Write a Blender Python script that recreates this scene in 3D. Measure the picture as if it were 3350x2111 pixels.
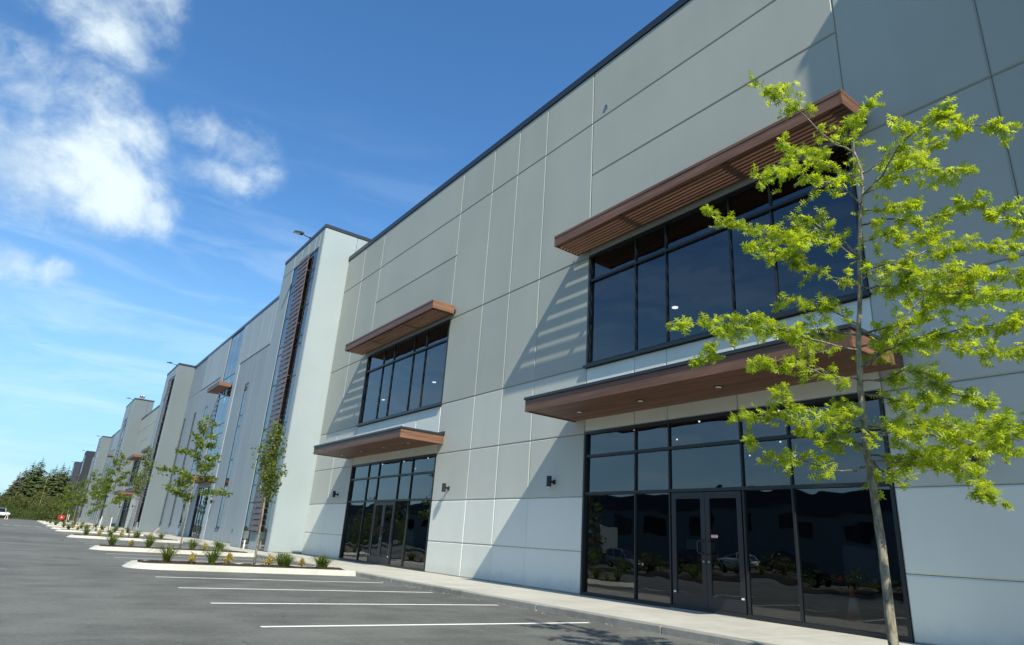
import bpy, math, random
from mathutils import Vector, Matrix
PI = math.pi
for o in list(bpy.data.objects): bpy.data.objects.remove(o)
scene = bpy.context.scene
col = scene.collection
# ------------------------------------------------------------ camera
def axes(yaw, pitch, roll):
    f = Vector((math.sin(yaw)*math.cos(pitch), math.cos(yaw)*math.cos(pitch), math.sin(pitch)))
    r = Vector((math.cos(yaw), -math.sin(yaw), 0)); u = r.cross(f)
    c, s = math.cos(roll), math.sin(roll)
    return c*r+s*u, -s*r+c*u, f
CR, CU, CF = axes(math.radians(35.125), math.radians(19.245), math.radians(3.928))
cam_d = bpy.data.cameras.new('camera'); cam = bpy.data.objects.new('camera', cam_d); col.objects.link(cam)
cam.matrix_world = Matrix(((CR.x, CU.x, -CF.x, 0), (CR.y, CU.y, -CF.y, 0), (CR.z, CU.z, -CF.z, 1.10), (0, 0, 0, 1)))
cam_d.sensor_fit = 'HORIZONTAL'; cam_d.sensor_width = 36; cam_d.lens = 22.52
cam_d.clip_start = 0.05; cam_d.clip_end = 4000
scene.camera = cam
scene.render.resolution_x = 1024; scene.render.resolution_y = 645
# ------------------------------------------------------------ world
SUN_DIR = Vector((1, 3.41, -3.58)).normalized()
W = bpy.data.worlds.new('World'); scene.world = W; W.use_nodes = True
nt = W.node_tree; nt.nodes.clear(); N = nt.nodes; L = nt.links
def nd(t, **k):
    n = N.new(t)
    for a, b in k.items(): setattr(n, a, b)
    return n
def mth(op, a, b=None, c=None, clamp=False):
    n = nd('ShaderNodeMath', operation=op); n.use_clamp = clamp
    for i, v in enumerate((a, b, c)):
        if v is None: continue
        if isinstance(v, (int, float)): n.inputs[i].default_value = v
        else: L.new(v, n.inputs[i])
    return n.outputs[0]
def mrange(v, a, b, c=0., d=1., smooth=True):
    n = nd('ShaderNodeMapRange', interpolation_type='SMOOTHSTEP' if smooth else 'LINEAR')
    L.new(v, n.inputs[0])
    for i, q in enumerate((a, b, c, d)): n.inputs[i+1].default_value = q
    return n.outputs[0]
def mixc(f, a, b):
    n = nd('ShaderNodeMix', data_type='RGBA')
    if isinstance(f, (int, float)): n.inputs[0].default_value = f
    else: L.new(f, n.inputs[0])
    for s, v in ((6, a), (7, b)):
        if isinstance(v, tuple): n.inputs[s].default_value = v
        else: L.new(v, n.inputs[s])
    return n.outputs[2]
SKY_STRENGTH = 0.12
sky = nd('ShaderNodeTexSky', sky_type='NISHITA'); sky.sun_disc = False
sky.sun_elevation = math.radians(45.2); sky.sun_rotation = math.radians(196.3)
sky.altitude = 50; sky.air_density = 1.0; sky.dust_density = 0.6; sky.ozone_density = 2.2
tc = nd('ShaderNodeTexCoord'); DIR = tc.outputs['Generated']
sep = nd('ShaderNodeSeparateXYZ'); L.new(DIR, sep.inputs[0])
def noise(vec, scale, detail=6, rough=.55, dist=0., mapping=None):
    if mapping:
        m = nd('ShaderNodeMapping'); m.inputs['Scale'].default_value = mapping; L.new(vec, m.inputs[0]); vec = m.outputs[0]
    n = nd('ShaderNodeTexNoise'); n.inputs['Scale'].default_value = scale; n.inputs['Detail'].default_value = detail
    n.inputs['Roughness'].default_value = rough; n.inputs['Distortion'].default_value = dist
    L.new(vec, n.inputs['Vector']); return n.outputs['Fac']
# cumulus: soft masses at fixed bearings all round the sky (direction, angular radius, strength)
CLOUDS = [(-0.105, 0.914, 0.392, 0.105, 1.15),
          (-0.062, 0.91, 0.409, 0.1, 1.15),
          (0.001, 0.915, 0.403, 0.09, 1.1),
          (0.034, 0.916, 0.4, 0.06, 0.95),
          (-0.15, 0.901, 0.407, 0.1, 1.1),
          (-0.126, 0.864, 0.487, 0.075, 0.9),
          (-0.068, 0.865, 0.497, 0.075, 0.85),
          (-0.03, 0.886, 0.462, 0.08, 0.9),
          (-0.056, 0.811, 0.582, 0.085, 0.95),
          (-0.101, 0.807, 0.582, 0.07, 0.85),
          (-0.025, 0.787, 0.617, 0.06, 0.8),
          (0.083, 0.858, 0.507, 0.055, 0.85),
          (0.124, 0.858, 0.499, 0.06, 0.9),
          (0.115, 0.881, 0.458, 0.06, 0.9),
          (0.153, 0.864, 0.48, 0.045, 0.7),
          (-0.039, 0.956, 0.291, 0.032, 1.0),
          (-0.088, 0.953, 0.29, 0.045, 0.95),
          (-0.557, 0.663, 0.5, 0.12, 1),
          (-0.653, 0.51, 0.559, 0.09, 0.9),
          (-0.896, 0.24, 0.375, 0.1, 0.95),
          (-0.898, 0.031, 0.438, 0.07, 0.9),
          (-0.956, -0.168, 0.242, 0.06, 0.9),
          (-0.701, -0.405, 0.588, 0.12, 1),
          (-0.612, -0.612, 0.5, 0.1, 0.9),
          (-0.476, -0.824, 0.309, 0.07, 0.9),
          (0.441, -0.765, 0.469, 0.1, 0.9),
          (0.663, -0.383, 0.643, 0.12, 1),
          (0.91, -0.08, 0.407, 0.08, 0.9),
          (-0.857, 0.456, 0.242, 0.05, 0.9),
          (-0.7, 0.312, 0.643, 0.07, 0.8)]
zs = nd('ShaderNodeVectorMath', operation='MULTIPLY'); L.new(DIR, zs.inputs[0]); zs.inputs[1].default_value = (1, 1, 1.35)
acc = None
for (cx, cy, cz, r, s) in CLOUDS:
    d = nd('ShaderNodeVectorMath', operation='DISTANCE'); L.new(zs.outputs[0], d.inputs[0]); d.inputs[1].default_value = (cx, cy, cz*1.35)
    b = mrange(d.outputs['Value'], r*1.5, 0.0, 0.0, s)
    acc = b if acc is None else mth('MAXIMUM', acc, b)
n1 = noise(DIR, 7.0, 9, .62, .25)
n2 = noise(DIR, 26.0, 6, .6, .4)
fb = mth('ADD', mth('MULTIPLY', mth('SUBTRACT', n1, .5), 2.3), mth('MULTIPLY', mth('SUBTRACT', n2, .5), 1.05))
dens = mth('ADD', acc, mth('MULTIPLY', fb, mrange(acc, .0, .5)))
cum = mth('MULTIPLY', mrange(dens, .14, 1.40), .84)
# cirrus: thin streaks, mostly low in the sky
ci = noise(DIR, 3.2, 8, .62, .6, (1.2, .55, 6.5))
cir = mth('MULTIPLY', mrange(ci, .42, .72), mth('MULTIPLY', mrange(sep.outputs['Z'], .62, .16), .34))
haze = mrange(sep.outputs['Z'], .45, -.01, 0., .80)
skyc = nd('ShaderNodeHueSaturation'); skyc.inputs['Saturation'].default_value = 1.18; skyc.inputs['Value'].default_value = 1.0
L.new(sky.outputs[0], skyc.inputs['Color'])
tint = nd('ShaderNodeMix', data_type='RGBA', blend_type='MULTIPLY'); tint.inputs[0].default_value = 1
L.new(skyc.outputs[0], tint.inputs[6]); tint.inputs[7].default_value = (.84, 1.05, 1.14, 1)
c0 = mixc(haze, tint.outputs[2], (2.2, 3.9, 5.3, 1))
c1 = mixc(cir, c0, (4.8, 5.9, 6.6, 1))
shade = mixc(mrange(n1, .38, .62), (3.9, 4.7, 5.3, 1), (5.6, 6.3, 6.3, 1))
c2 = mixc(cum, c1, shade)
bg = nd('ShaderNodeBackground'); bg.inputs['Strength'].default_value = SKY_STRENGTH; L.new(c2, bg.inputs['Color'])
wo = nd('ShaderNodeOutputWorld'); L.new(bg.outputs[0], wo.inputs['Surface'])
# ------------------------------------------------------------ sun
sd = bpy.data.lights.new('sun', 'SUN'); sd.energy = 4.4; sd.angle = math.radians(.55); sd.color = (1, .95, .81)
sun = bpy.data.objects.new('sun', sd); col.objects.link(sun)
sun.rotation_euler = SUN_DIR.to_track_quat('-Z', 'Y').to_euler(); sun.location = (-10, -30, 40)
scene.view_settings.view_transform = 'Standard'; scene.view_settings.look = 'None'
scene.view_settings.gamma = 1; scene.view_settings.use_curve_mapping = False
scene.view_settings.exposure = 0.6
# ------------------------------------------------------------ helpers
WL = {}
class MB:
    def __init__(s): s.v = []; s.f = []
    def quad(s, a, b, c, d):
        n = len(s.v); s.v += [tuple(a), tuple(b), tuple(c), tuple(d)]; s.f.append((n, n+1, n+2, n+3)); return s
    def poly(s, pts):
        n = len(s.v); s.v += [tuple(p) for p in pts]; s.f.append(tuple(range(n, n+len(pts)))); return s
    def box(s, x0, x1, y0, y1, z0, z1):
        n = len(s.v)
        s.v += [(x, y, z) for x in (x0, x1) for y in (y0, y1) for z in (z0, z1)]
        for a in ((0, 1, 3, 2), (4, 6, 7, 5), (0, 4, 5, 1), (2, 3, 7, 6), (0, 2, 6, 4), (1, 5, 7, 3)):
            s.f.append(tuple(n+i for i in a))
        return s
    def prism(s, pts, ax, a0, a1):      # closed 2-D outline extruded along axis ax
        n = len(s.v); m = len(pts)
        for a in (a0, a1):
            for (p, q) in pts:
                s.v.append({'x': (a, p, q), 'y': (p, a, q), 'z': (p, q, a)}[ax])
        for i in range(m): s.f.append((n+i, n+(i+1) % m, n+m+(i+1) % m, n+m+i))
        s.f.append(tuple(range(n+m-1, n-1, -1))); s.f.append(tuple(range(n+m, n+2*m))); return s
    def cbox(s, x0, x1, y0, y1, z0, z1, c=.01):   # box with the four vertical and top edges eased
        P = [(x0+c, y0), (x1-c, y0), (x1, y0+c), (x1, y1-c), (x1-c, y1), (x0+c, y1), (x0, y1-c), (x0, y0+c)]
        n = len(s.v); cx, cy = (x0+x1)/2, (y0+y1)/2
        for z, k in ((z0, 0), (z1-c, 0), (z1, c)):
            for (p, q) in P:
                s.v.append((p-(k if p > cx else -k), q-(k if q > cy else -k), z))
        for j in (0, 8):
            for i in range(8): s.f.append((n+j+i, n+j+(i+1) % 8, n+j+8+(i+1) % 8, n+j+8+i))
        s.f.append(tuple(n+16+i for i in range(8))); s.f.append(tuple(n+7-i for i in range(8))); return s
    def tube(s, path, rad, k=6, cap=True):
        path = [Vector(p) for p in path]; m = len(path); n = len(s.v)
        if not isinstance(rad, (list, tuple)): rad = [rad]*m
        for i, p in enumerate(path):
            t = (path[min(i+1, m-1)]-path[max(i-1, 0)]).normalized()
            a = t.cross(Vector((0, 0, 1))) if abs(t.z) < .95 else t.cross(Vector((1, 0, 0)))
            a.normalize(); b = t.cross(a)
            for j in range(k):
                w = 2*PI*j/k; s.v.append(tuple(p+rad[i]*(math.cos(w)*a+math.sin(w)*b)))
        for i in range(m-1):
            for j in range(k): s.f.append((n+i*k+j, n+i*k+(j+1) % k, n+(i+1)*k+(j+1) % k, n+(i+1)*k+j))
        if cap:
            s.f.append(tuple(n+k-1-j for j in range(k))); s.f.append(tuple(n+(m-1)*k+j for j in range(k)))
        return s
    def add(s, o):
        n = len(s.v); s.v += o.v; s.f += [tuple(i+n for i in f) for f in o.f]; return s
    def build(s, name, mat, parent=None, smooth=False, loc=None):
        off = WL.get(parent, Vector((0, 0, 0))) if parent else (Vector(loc) if loc else Vector((0, 0, 0)))
        me = bpy.data.meshes.new(name); me.from_pydata([(x-off.x, y-off.y, z-off.z) for x, y, z in s.v], [], s.f); me.update()
        if smooth: me.polygons.foreach_set('use_smooth', [True]*len(me.polygons))
        if mat: me.materials.append(mat)
        o = bpy.data.objects.new(name, me); col.objects.link(o)
        if parent: o.parent = parent
        else: o.location = off
        WL[o] = off; return o
def thing(name, label, cat, loc=(0, 0, 0), group=None):
    o = bpy.data.objects.new(name, None); col.objects.link(o); o.location = loc; o.empty_display_size = .2
    WL[o] = Vector(loc); tag(o, label, cat, group); return o
def tag(o, label, cat, group=None):
    o['label'] = label; o['category'] = cat
    if group: o['group'] = group
    return o
def struct(o): o['kind'] = 'structure'; return o
def stuff(o): o['kind'] = 'stuff'; return o
KIDS = {}
def copy_tree(o, parent=None):
    c = o.copy(); col.objects.link(c); c.parent = parent
    for ch in o.children: copy_tree(ch, c)
    return c
# ------------------------------------------------------------ materials
def newmat(name):
    m = bpy.data.materials.new(name); m.use_nodes = True; m.node_tree.nodes.clear()
    global N, L
    N = m.node_tree.nodes; L = m.node_tree.links; return m
def out(sh):
    o = nd('ShaderNodeOutputMaterial'); L.new(sh, o.inputs['Surface'])
def bsdf(color, rough=.7, spec=.4, metal=0., normal=None, **k):
    b = nd('ShaderNodeBsdfPrincipled')
    if isinstance(color, tuple): b.inputs['Base Color'].default_value = color if len(color) == 4 else (*color, 1)
    else: L.new(color, b.inputs['Base Color'])
    if isinstance(rough, (int, float)): b.inputs['Roughness'].default_value = rough
    else: L.new(rough, b.inputs['Roughness'])
    b.inputs['Specular IOR Level'].default_value = spec; b.inputs['Metallic'].default_value = metal
    if normal is not None: L.new(normal, b.inputs['Normal'])
    for a, v in k.items(): b.inputs[a.replace('_', ' ')].default_value = v
    return b.outputs[0]
def bump(h, strength=.3, dist=.01):
    b = nd('ShaderNodeBump'); b.inputs['Strength'].default_value = strength; b.inputs['Distance'].default_value = dist
    L.new(h, b.inputs['Height']); return b.outputs[0]
def pos(): return nd('ShaderNodeNewGeometry').outputs['Position']
def scaled(c, k): return tuple(min(1, x*k) for x in c[:3])+(1,)
def col4(c): return tuple(c[:3])+(1,)
MAT = {}
def simple(name, c, rough=.6, spec=.4, metal=0., var=.0, scale=3., bmp=0., **k):
    m = newmat(name); p = pos(); cc = col4(c); nrm = None
    if var:
        n = noise(p, scale, 5); cc = mixc(mrange(n, .3, .7), scaled(c, 1-var), scaled(c, 1+var))
    if bmp: nrm = bump(noise(p, 60, 4), bmp, .004)
    out(bsdf(cc, rough, spec, metal, nrm, **k)); MAT[name] = m; return m
def paint(name, c):
    m = newmat(name); p = pos()
    big = noise(p, .35, 4); streak = noise(p, 1.0, 6, .6, 0, (.7, .7, .12)); fine = noise(p, 140, 2)
    orr = nd('ShaderNodeObjectInfo').outputs['Random']
    f = mth('ADD', mth('ADD', mth('MULTIPLY', big, .55), mth('MULTIPLY', streak, .45)), mth('MULTIPLY', mth('SUBTRACT', orr, .5), .16))
    cc = mixc(mrange(f, .3, .7), scaled(c, .93), scaled(c, 1.05))
    cc = mixc(mth('MULTIPLY', mrange(fine, .35, .75), .12), cc, scaled(c, .72))
    drip = mth('MULTIPLY', mrange(noise(p, 1, 3, .5, 0, (3, 3, .05)), .69, .76), .07)
    cc = mixc(drip, cc, scaled(c, 1.22))
    sz = nd('ShaderNodeSeparateXYZ'); L.new(p, sz.inputs[0])
    splash = mth('MULTIPLY', mrange(mth('ADD', sz.outputs['Z'], mth('MULTIPLY', noise(p, 2.5, 5, .65), -.75)), .12, -.22), .15)
    cc = mixc(splash, cc, (.16, .15, .125, 1))
    patch = mth('MULTIPLY', mrange(noise(p, 1.1, 2, .4, 0, (1, .8, 1.3)), .62, .66), .05)
    cc = mixc(patch, cc, scaled(c, .8))
    hgt = mth('ADD', mth('MULTIPLY', fine, .5), mth('MULTIPLY', noise(p, 3.0, 3), .9))
    out(bsdf(cc, .62, .35, 0, bump(hgt, .22, .006))); MAT[name] = m; return m
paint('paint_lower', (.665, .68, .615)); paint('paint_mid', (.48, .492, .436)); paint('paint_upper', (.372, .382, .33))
paint('paint_tower', (.30, .347, .355)); paint('paint_blue', (.27, .31, .33)); paint('paint_blue_light', (.335, .38, .40))
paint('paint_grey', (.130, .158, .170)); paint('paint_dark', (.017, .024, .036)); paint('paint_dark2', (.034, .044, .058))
simple('frame', (.014, .017, .019), .38, .5); simple('frame_door', (.021, .021, .024), .4, .5, var=.1, scale=2)
simple('coping', (.022, .027, .031), .35, .5); simple('black_metal', (.012, .013, .014), .45, .5)
simple('steel', (.42, .43, .44), .35, .5, .9, .1, 6)
simple('louver', (.125, .092, .085), .45, .4, .05, .15, 1.5)
simple('louver_edge', (.085, .052, .045), .5, .4)
def wood(name, base, k=1.):
    m = newmat(name); p = pos()
    g = noise(p, 1.0, 8, .65, .6, (46, 1.1, 46)); g2 = noise(p, 1.0, 5, .6, .3, (9, .35, 9)); g3 = noise(p, 1.0, 3, .5, 0, (130, 3.5, 130))
    f = mth('ADD', mth('MULTIPLY', g, .6), mth('MULTIPLY', g2, .4))
    cc = mixc(mrange(f, .34, .66), scaled(base, .52), scaled(base, 1.5))
    cc = mixc(mth('MULTIPLY', mrange(g3, .55, .75), .45), cc, scaled(base, .4))
    cc = mixc(mth('MULTIPLY', nd('ShaderNodeObjectInfo').outputs['Random'], .38), cc, scaled(base, .62))
    out(bsdf(cc, .5, .35, 0, bump(g, .15, .004))); MAT[name] = m
def wood_x(name, base):
    m = newmat(name); p = pos()
    g = noise(p, 1.0, 8, .65, .6, (1.1, 46, 46)); g2 = noise(p, 1.0, 5, .6, .3, (.35, 9, 9))
    f = mth('ADD', mth('MULTIPLY', g, .6), mth('MULTIPLY', g2, .4))
    out(bsdf(mixc(mrange(f, .34, .66), scaled(base, .55), scaled(base, 1.5)), .5, .35, 0, bump(g, .15, .004))); MAT[name] = m
wood('wood', (.165, .084, .052)); wood_x('wood_end', (.165, .083, .049)); wood('wood_slat', (.205, .110, .064))
def concrete(name, c, stain=.25, rough=.85):
    m = newmat(name); p = pos()
    a = noise(p, .8, 6, .6); b = noise(p, 5, 6, .65); f = noise(p, 90, 3)
    cc = mixc(mrange(mth('ADD', mth('MULTIPLY', a, .6), mth('MULTIPLY', b, .4)), .33, .67), scaled(c, 1-stain), scaled(c, 1.08))
    cc = mixc(mth('MULTIPLY', mrange(f, .5, .8), .2), cc, scaled(c, .6))
    pit = mrange(noise(p, 38, 2), .70, .78)
    cc = mixc(mth('MULTIPLY', pit, .4), cc, scaled(c, .35))
    out(bsdf(cc, rough, .3, 0, bump(mth('ADD', b, mth('MULTIPLY', f, .6)), .35, .006))); MAT[name] = m
concrete('walk', (.43, .415, .36), .16); concrete('kerb', (.28, .275, .24), .35); concrete('island_kerb', (.47, .46, .405), .16)
concrete('grey_block', (.40, .33, .30), .35)
# asphalt
m = newmat('asphalt'); p = pos()
big = noise(p, .12, 5, .55, .4); mid = noise(p, .9, 6, .62); st = noise(p, 1.0, 6, .6, 1.2, (.5, 1.2, 1))
spk = noise(p, 120, 2); ag = noise(p, 420, 1)
rot = nd('ShaderNodeMapping'); rot.inputs['Rotation'].default_value = (0, 0, .42); rot.inputs['Scale'].default_value = (.5, 2.4, 1); L.new(p, rot.inputs[0])
sw = noise(rot.outputs[0], 1.0, 6, .62, .8)
f = mth('ADD', mth('ADD', mth('MULTIPLY', big, .45), mth('MULTIPLY', mid, .35)), mth('ADD', mth('MULTIPLY', st, .12), mth('MULTIPLY', sw, .08)))
cc = mixc(mrange(f, .40, .60), (.084, .086, .076, 1), (.152, .155, .138, 1))
cc = mixc(mth('MULTIPLY', mrange(sw, .56, .72), .12), cc, (.186, .189, .166, 1))
cc = mixc(mth('MULTIPLY', mrange(spk, .58, .8), .40), cc, (.19, .19, .175, 1))
cc = mixc(mth('MULTIPLY', mrange(ag, .45, .3), .45), cc, (.035, .036, .037, 1))
gr = mth('ADD', mth('MULTIPLY', noise(p, 16, 4, .7), .6), mth('MULTIPLY', noise(p, 48, 3, .7), .4))
cc = mixc(mth('MULTIPLY', mrange(gr, .52, .64), .55), cc, (.205, .205, .19, 1))
cc = mixc(mth('MULTIPLY', mrange(gr, .47, .36), .5), cc, (.045, .046, .045, 1))
cc = mixc(mth('MULTIPLY', mrange(noise(p, 7.5, 2), .735, .76), .8), cc, (.03, .031, .032, 1))
cc = mixc(mth('MULTIPLY', mrange(noise(p, 9.5, 2), .745, .765), .7), cc, (.36, .36, .34, 1))
vor = nd('ShaderNodeTexVoronoi', feature='DISTANCE_TO_EDGE'); vor.inputs['Scale'].default_value = .22
wv = nd('ShaderNodeVectorMath', operation='ADD'); L.new(p, wv.inputs[0]); nv = nd('ShaderNodeTexNoise'); nv.inputs['Scale'].default_value = 1.6; nv.inputs['Detail'].default_value = 6; L.new(p, nv.inputs['Vector']); L.new(nv.outputs['Color'], wv.inputs[1]); L.new(wv.outputs[0], vor.inputs['Vector'])
crk = mth('MULTIPLY', mrange(vor.outputs['Distance'], .0045, .0015), mrange(noise(p, .35, 3), .52, .6))
cc = mixc(mth('MULTIPLY', crk, .65), cc, (.03, .03, .03, 1))
stain = mth('MULTIPLY', mrange(noise(p, .55, 4, .6, .3), .64, .76), .40)
cc = mixc(stain, cc, (.055, .056, .058, 1))
out(bsdf(cc, .82, .35, 0, bump(mth('ADD', spk, ag), .5, .006))); MAT['asphalt'] = m
m = newmat('road_paint'); p = pos()
w = noise(p, 30, 5, .7); w2 = noise(p, 3, 4)
cc = mixc(mrange(mth('ADD', mth('MULTIPLY', w, .6), mth('MULTIPLY', w2, .4)), .33, .46), (.20, .20, .19, 1), (.74, .74, .71, 1))
out(bsdf(cc, .7, .3)); MAT['road_paint'] = m
simple('mulch', (.05, .034, .024), .95, .1, 0, .45, 22, .9); simple('soil', (.10, .085, .06), .95, .1, 0, .35, 2, .6)
simple('grass_field', (.07, .095, .03), .95, .1, 0, .4, 1.5, .6)
def glass(name, tintc, ior, wav=.012):
    m = newmat(name); p = pos()
    nrm = bump(noise(p, 1.0, 2, .4, .3, (1, .55, .8)), wav, 1.0)
    oi = nd('ShaderNodeObjectInfo').outputs['Random']
    cmb = nd('ShaderNodeCombineXYZ'); L.new(mth('MULTIPLY', mth('SUBTRACT', oi, .5), .016), cmb.inputs[1]); L.new(mth('MULTIPLY', mth('SUBTRACT', mth('FRACT', mth('MULTIPLY', oi, 17.3)), .5), .012), cmb.inputs[2])
    va = nd('ShaderNodeVectorMath', operation='ADD'); L.new(nrm, va.inputs[0]); L.new(cmb.outputs[0], va.inputs[1])
    vn = nd('ShaderNodeVectorMath', operation='NORMALIZE'); L.new(va.outputs[0], vn.inputs[0]); nrm = vn.outputs[0]
    fr = nd('ShaderNodeFresnel'); fr.inputs['IOR'].default_value = ior; L.new(nrm, fr.inputs['Normal'])
    g = nd('ShaderNodeNewGeometry'); fac = mth('MULTIPLY', fr.outputs[0], mth('SUBTRACT', 1, g.outputs['Backfacing']))
    gl = nd('ShaderNodeBsdfGlossy'); gl.inputs['Roughness'].default_value = 0.0; gl.inputs['Color'].default_value = (.93, .97, 1, 1); L.new(nrm, gl.inputs['Normal'])
    tr = nd('ShaderNodeBsdfTransparent'); tr.inputs['Color'].default_value = col4(tintc)
    mx = nd('ShaderNodeMixShader'); L.new(fac, mx.inputs[0]); L.new(tr.outputs[0], mx.inputs[1]); L.new(gl.outputs[0], mx.inputs[2])
    out(mx.outputs[0]); MAT[name] = m
glass('glass', (.50, .53, .55), 1.95); glass('glass_clear', (.6, .62, .62), 1.5, .004)
simple('interior', (.016, .018, .020), .8, .2); simple('interior_dark', (.02, .022, .024), .9, .2)
def emit(name, c, s):
    m = newmat(name); e = nd('ShaderNodeEmission'); e.inputs[0].default_value = col4(c); e.inputs[1].default_value = s; out(e.outputs[0]); MAT[name] = m
emit('lamp_on', (1, .96, .88), 2.6)
simple('lamp_lens', (.78, .80, .78), .3, .5)
simple('white_paint', (.75, .75, .74), .35, .5); simple('red_paint', (.45, .012, .014), .35, .5); simple('orange', (.75, .11, .02), .5, .4)
simple('tyre', (.015, .015, .016), .85, .2); simple('rim', (.35, .35, .36), .3, .5, .8); simple('car_glass', (.01, .012, .014), .05, .6)
simple('car_white', (.72, .73, .73), .25, .5); simple('car_silver', (.30, .31, .33), .28, .5, .5); simple('car_black', (.014, .015, .017), .2, .5); simple('light_red', (.35, .01, .01), .2, .5); simple('light_clear', (.7, .7, .7), .15, .5)
simple('sticker_white', (.78, .79, .79), .5); simple('sticker_red', (.42, .02, .03), .5); simple('print_black', (.02, .02, .02), .6)
def bark(name, a, b, sc=26):
    m = newmat(name); p = pos(); n = noise(p, sc, 6, .65, .5, (1, 1, .35)); s = mrange(noise(p, 90, 2), .66, .74)
    cc = mixc(mrange(n, .35, .65), col4(a), col4(b)); cc = mixc(mth('MULTIPLY', s, .7), cc, (.55, .53, .46, 1))
    out(bsdf(cc, .85, .25, 0, bump(n, .5, .01))); MAT[name] = m
bark('bark', (.13, .115, .08), (.32, .285, .205)); bark('bark_twig', (.10, .09, .06), (.24, .22, .17)); bark('bark_dark', (.05, .04, .03), (.11, .09, .065), 8)
def leaf(name, a, b, t, tr=.5, rough=.42):
    m = newmat(name); g = nd('ShaderNodeNewGeometry'); r = g.outputs['Random Per Island']; p = g.outputs['Position']
    cc = mixc(r, col4(a), col4(b)); cc = mixc(mrange(noise(p, 3.0, 3), .40, .72), cc, scaled(a, .55))
    ct = mixc(r, scaled(t, .75), scaled(t, 1.15))
    t_ = nd('ShaderNodeBsdfTranslucent'); L.new(ct, t_.inputs[0])
    mx = nd('ShaderNodeMixShader'); mx.inputs[0].default_value = tr; L.new(bsdf(cc, rough, .4), mx.inputs[1]); L.new(t_.outputs[0], mx.inputs[2])
    out(mx.outputs[0]); MAT[name] = m
leaf('leaf_oak', (.17, .28, .017), (.41, .49, .03), (.60, .71, .024), .5)
leaf('leaf_rust', (.40, .16, .03), (.45, .22, .04), (.55, .25, .04), .4)
leaf('leaf_tree', (.10, .15, .018), (.19, .24, .03), (.30, .36, .03), .45)
leaf('leaf_column', (.085, .125, .018), (.16, .20, .03), (.28, .33, .03), .42)
leaf('leaf_gold', (.42, .34, .06), (.62, .50, .16), (.6, .48, .10), .35)
leaf('leaf_pink', (.42, .22, .10), (.50, .30, .16), (.5, .26, .1), .3)
leaf('blade', (.075, .12, .02), (.19, .22, .05), (.26, .32, .04), .4)
leaf('needle', (.055, .078, .024), (.115, .135, .038), (.12, .16, .03), .25, .7)
leaf('needle_brown', (.085, .075, .045), (.13, .11, .06), (.14, .12, .05), .22, .7)
leaf('leaf_bush', (.055, .085, .016), (.115, .145, .026), (.16, .22, .03), .34, .55)
leaf('leaf_olive', (.085, .100, .024), (.14, .150, .035), (.2, .22, .04), .34, .55)

m = newmat('rubber_mark'); p = pos(); nn = mrange(noise(p, 9, 5, .7), .42, .62)
tr = nd('ShaderNodeBsdfTransparent'); mx = nd('ShaderNodeMixShader'); L.new(mth('MULTIPLY', nn, .38), mx.inputs[0]); L.new(tr.outputs[0], mx.inputs[1]); L.new(bsdf((.03, .03, .031), .8, .3), mx.inputs[2]); out(mx.outputs[0]); MAT['rubber_mark'] = m
# ============================================================ GROUND
g = MB().quad((-1500, -1500, -.03), (1500, -1500, -.03), (1500, 1500, -.03), (-1500, 1500, -.03)).build('ground', MAT['grass_field']); struct(g)
lot = MB().box(-38, 8.30, -60, 150, -.25, 0).build('parking_lot', MAT['asphalt']); struct(lot)
WZ, WX = .11, 8.25
wk = MB().box(WX+.05, 11.6, -30, 260, -.2, .085).build('walkway', MAT['walk']); struct(wk)
y = -4.0; k = 0
while y < 84:
    MB().cbox(WX+.205, 11.46, y+.005, y+1.995, .05, WZ, .006).build('slab', MAT['walk'], wk); y += 2.0
MB().box(WX+.205, 11.46, 84, 250, .05, WZ).build('slab', MAT['walk'], wk)
MB().box(WX+.205, 11.46, -25, -4, .05, WZ).build('slab', MAT['walk'], wk)
y = -8.0
while y < 76:
    MB().cbox(WX, WX+.20, y+.004, y+3.046, -.1, WZ+.002, .014).build('kerbstone', MAT['kerb'], wk); y += 3.05
MB().box(WX, WX+.20, y, 200, -.1, WZ+.002).build('kerbstone', MAT['kerb'], wk)
def rrect(x0, x1, y0, y1, r, n=9):
    P = []
    for (cx, cy, a0) in ((x0+r, y1-r, PI/2), (x0+r, y0+r, PI)):
        for i in range(n): a = a0+PI/2*i/(n-1); P.append((cx+r*math.cos(a), cy+r*math.sin(a)))
    P += [(x1, y0), (x1, y1)]; return P
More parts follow.
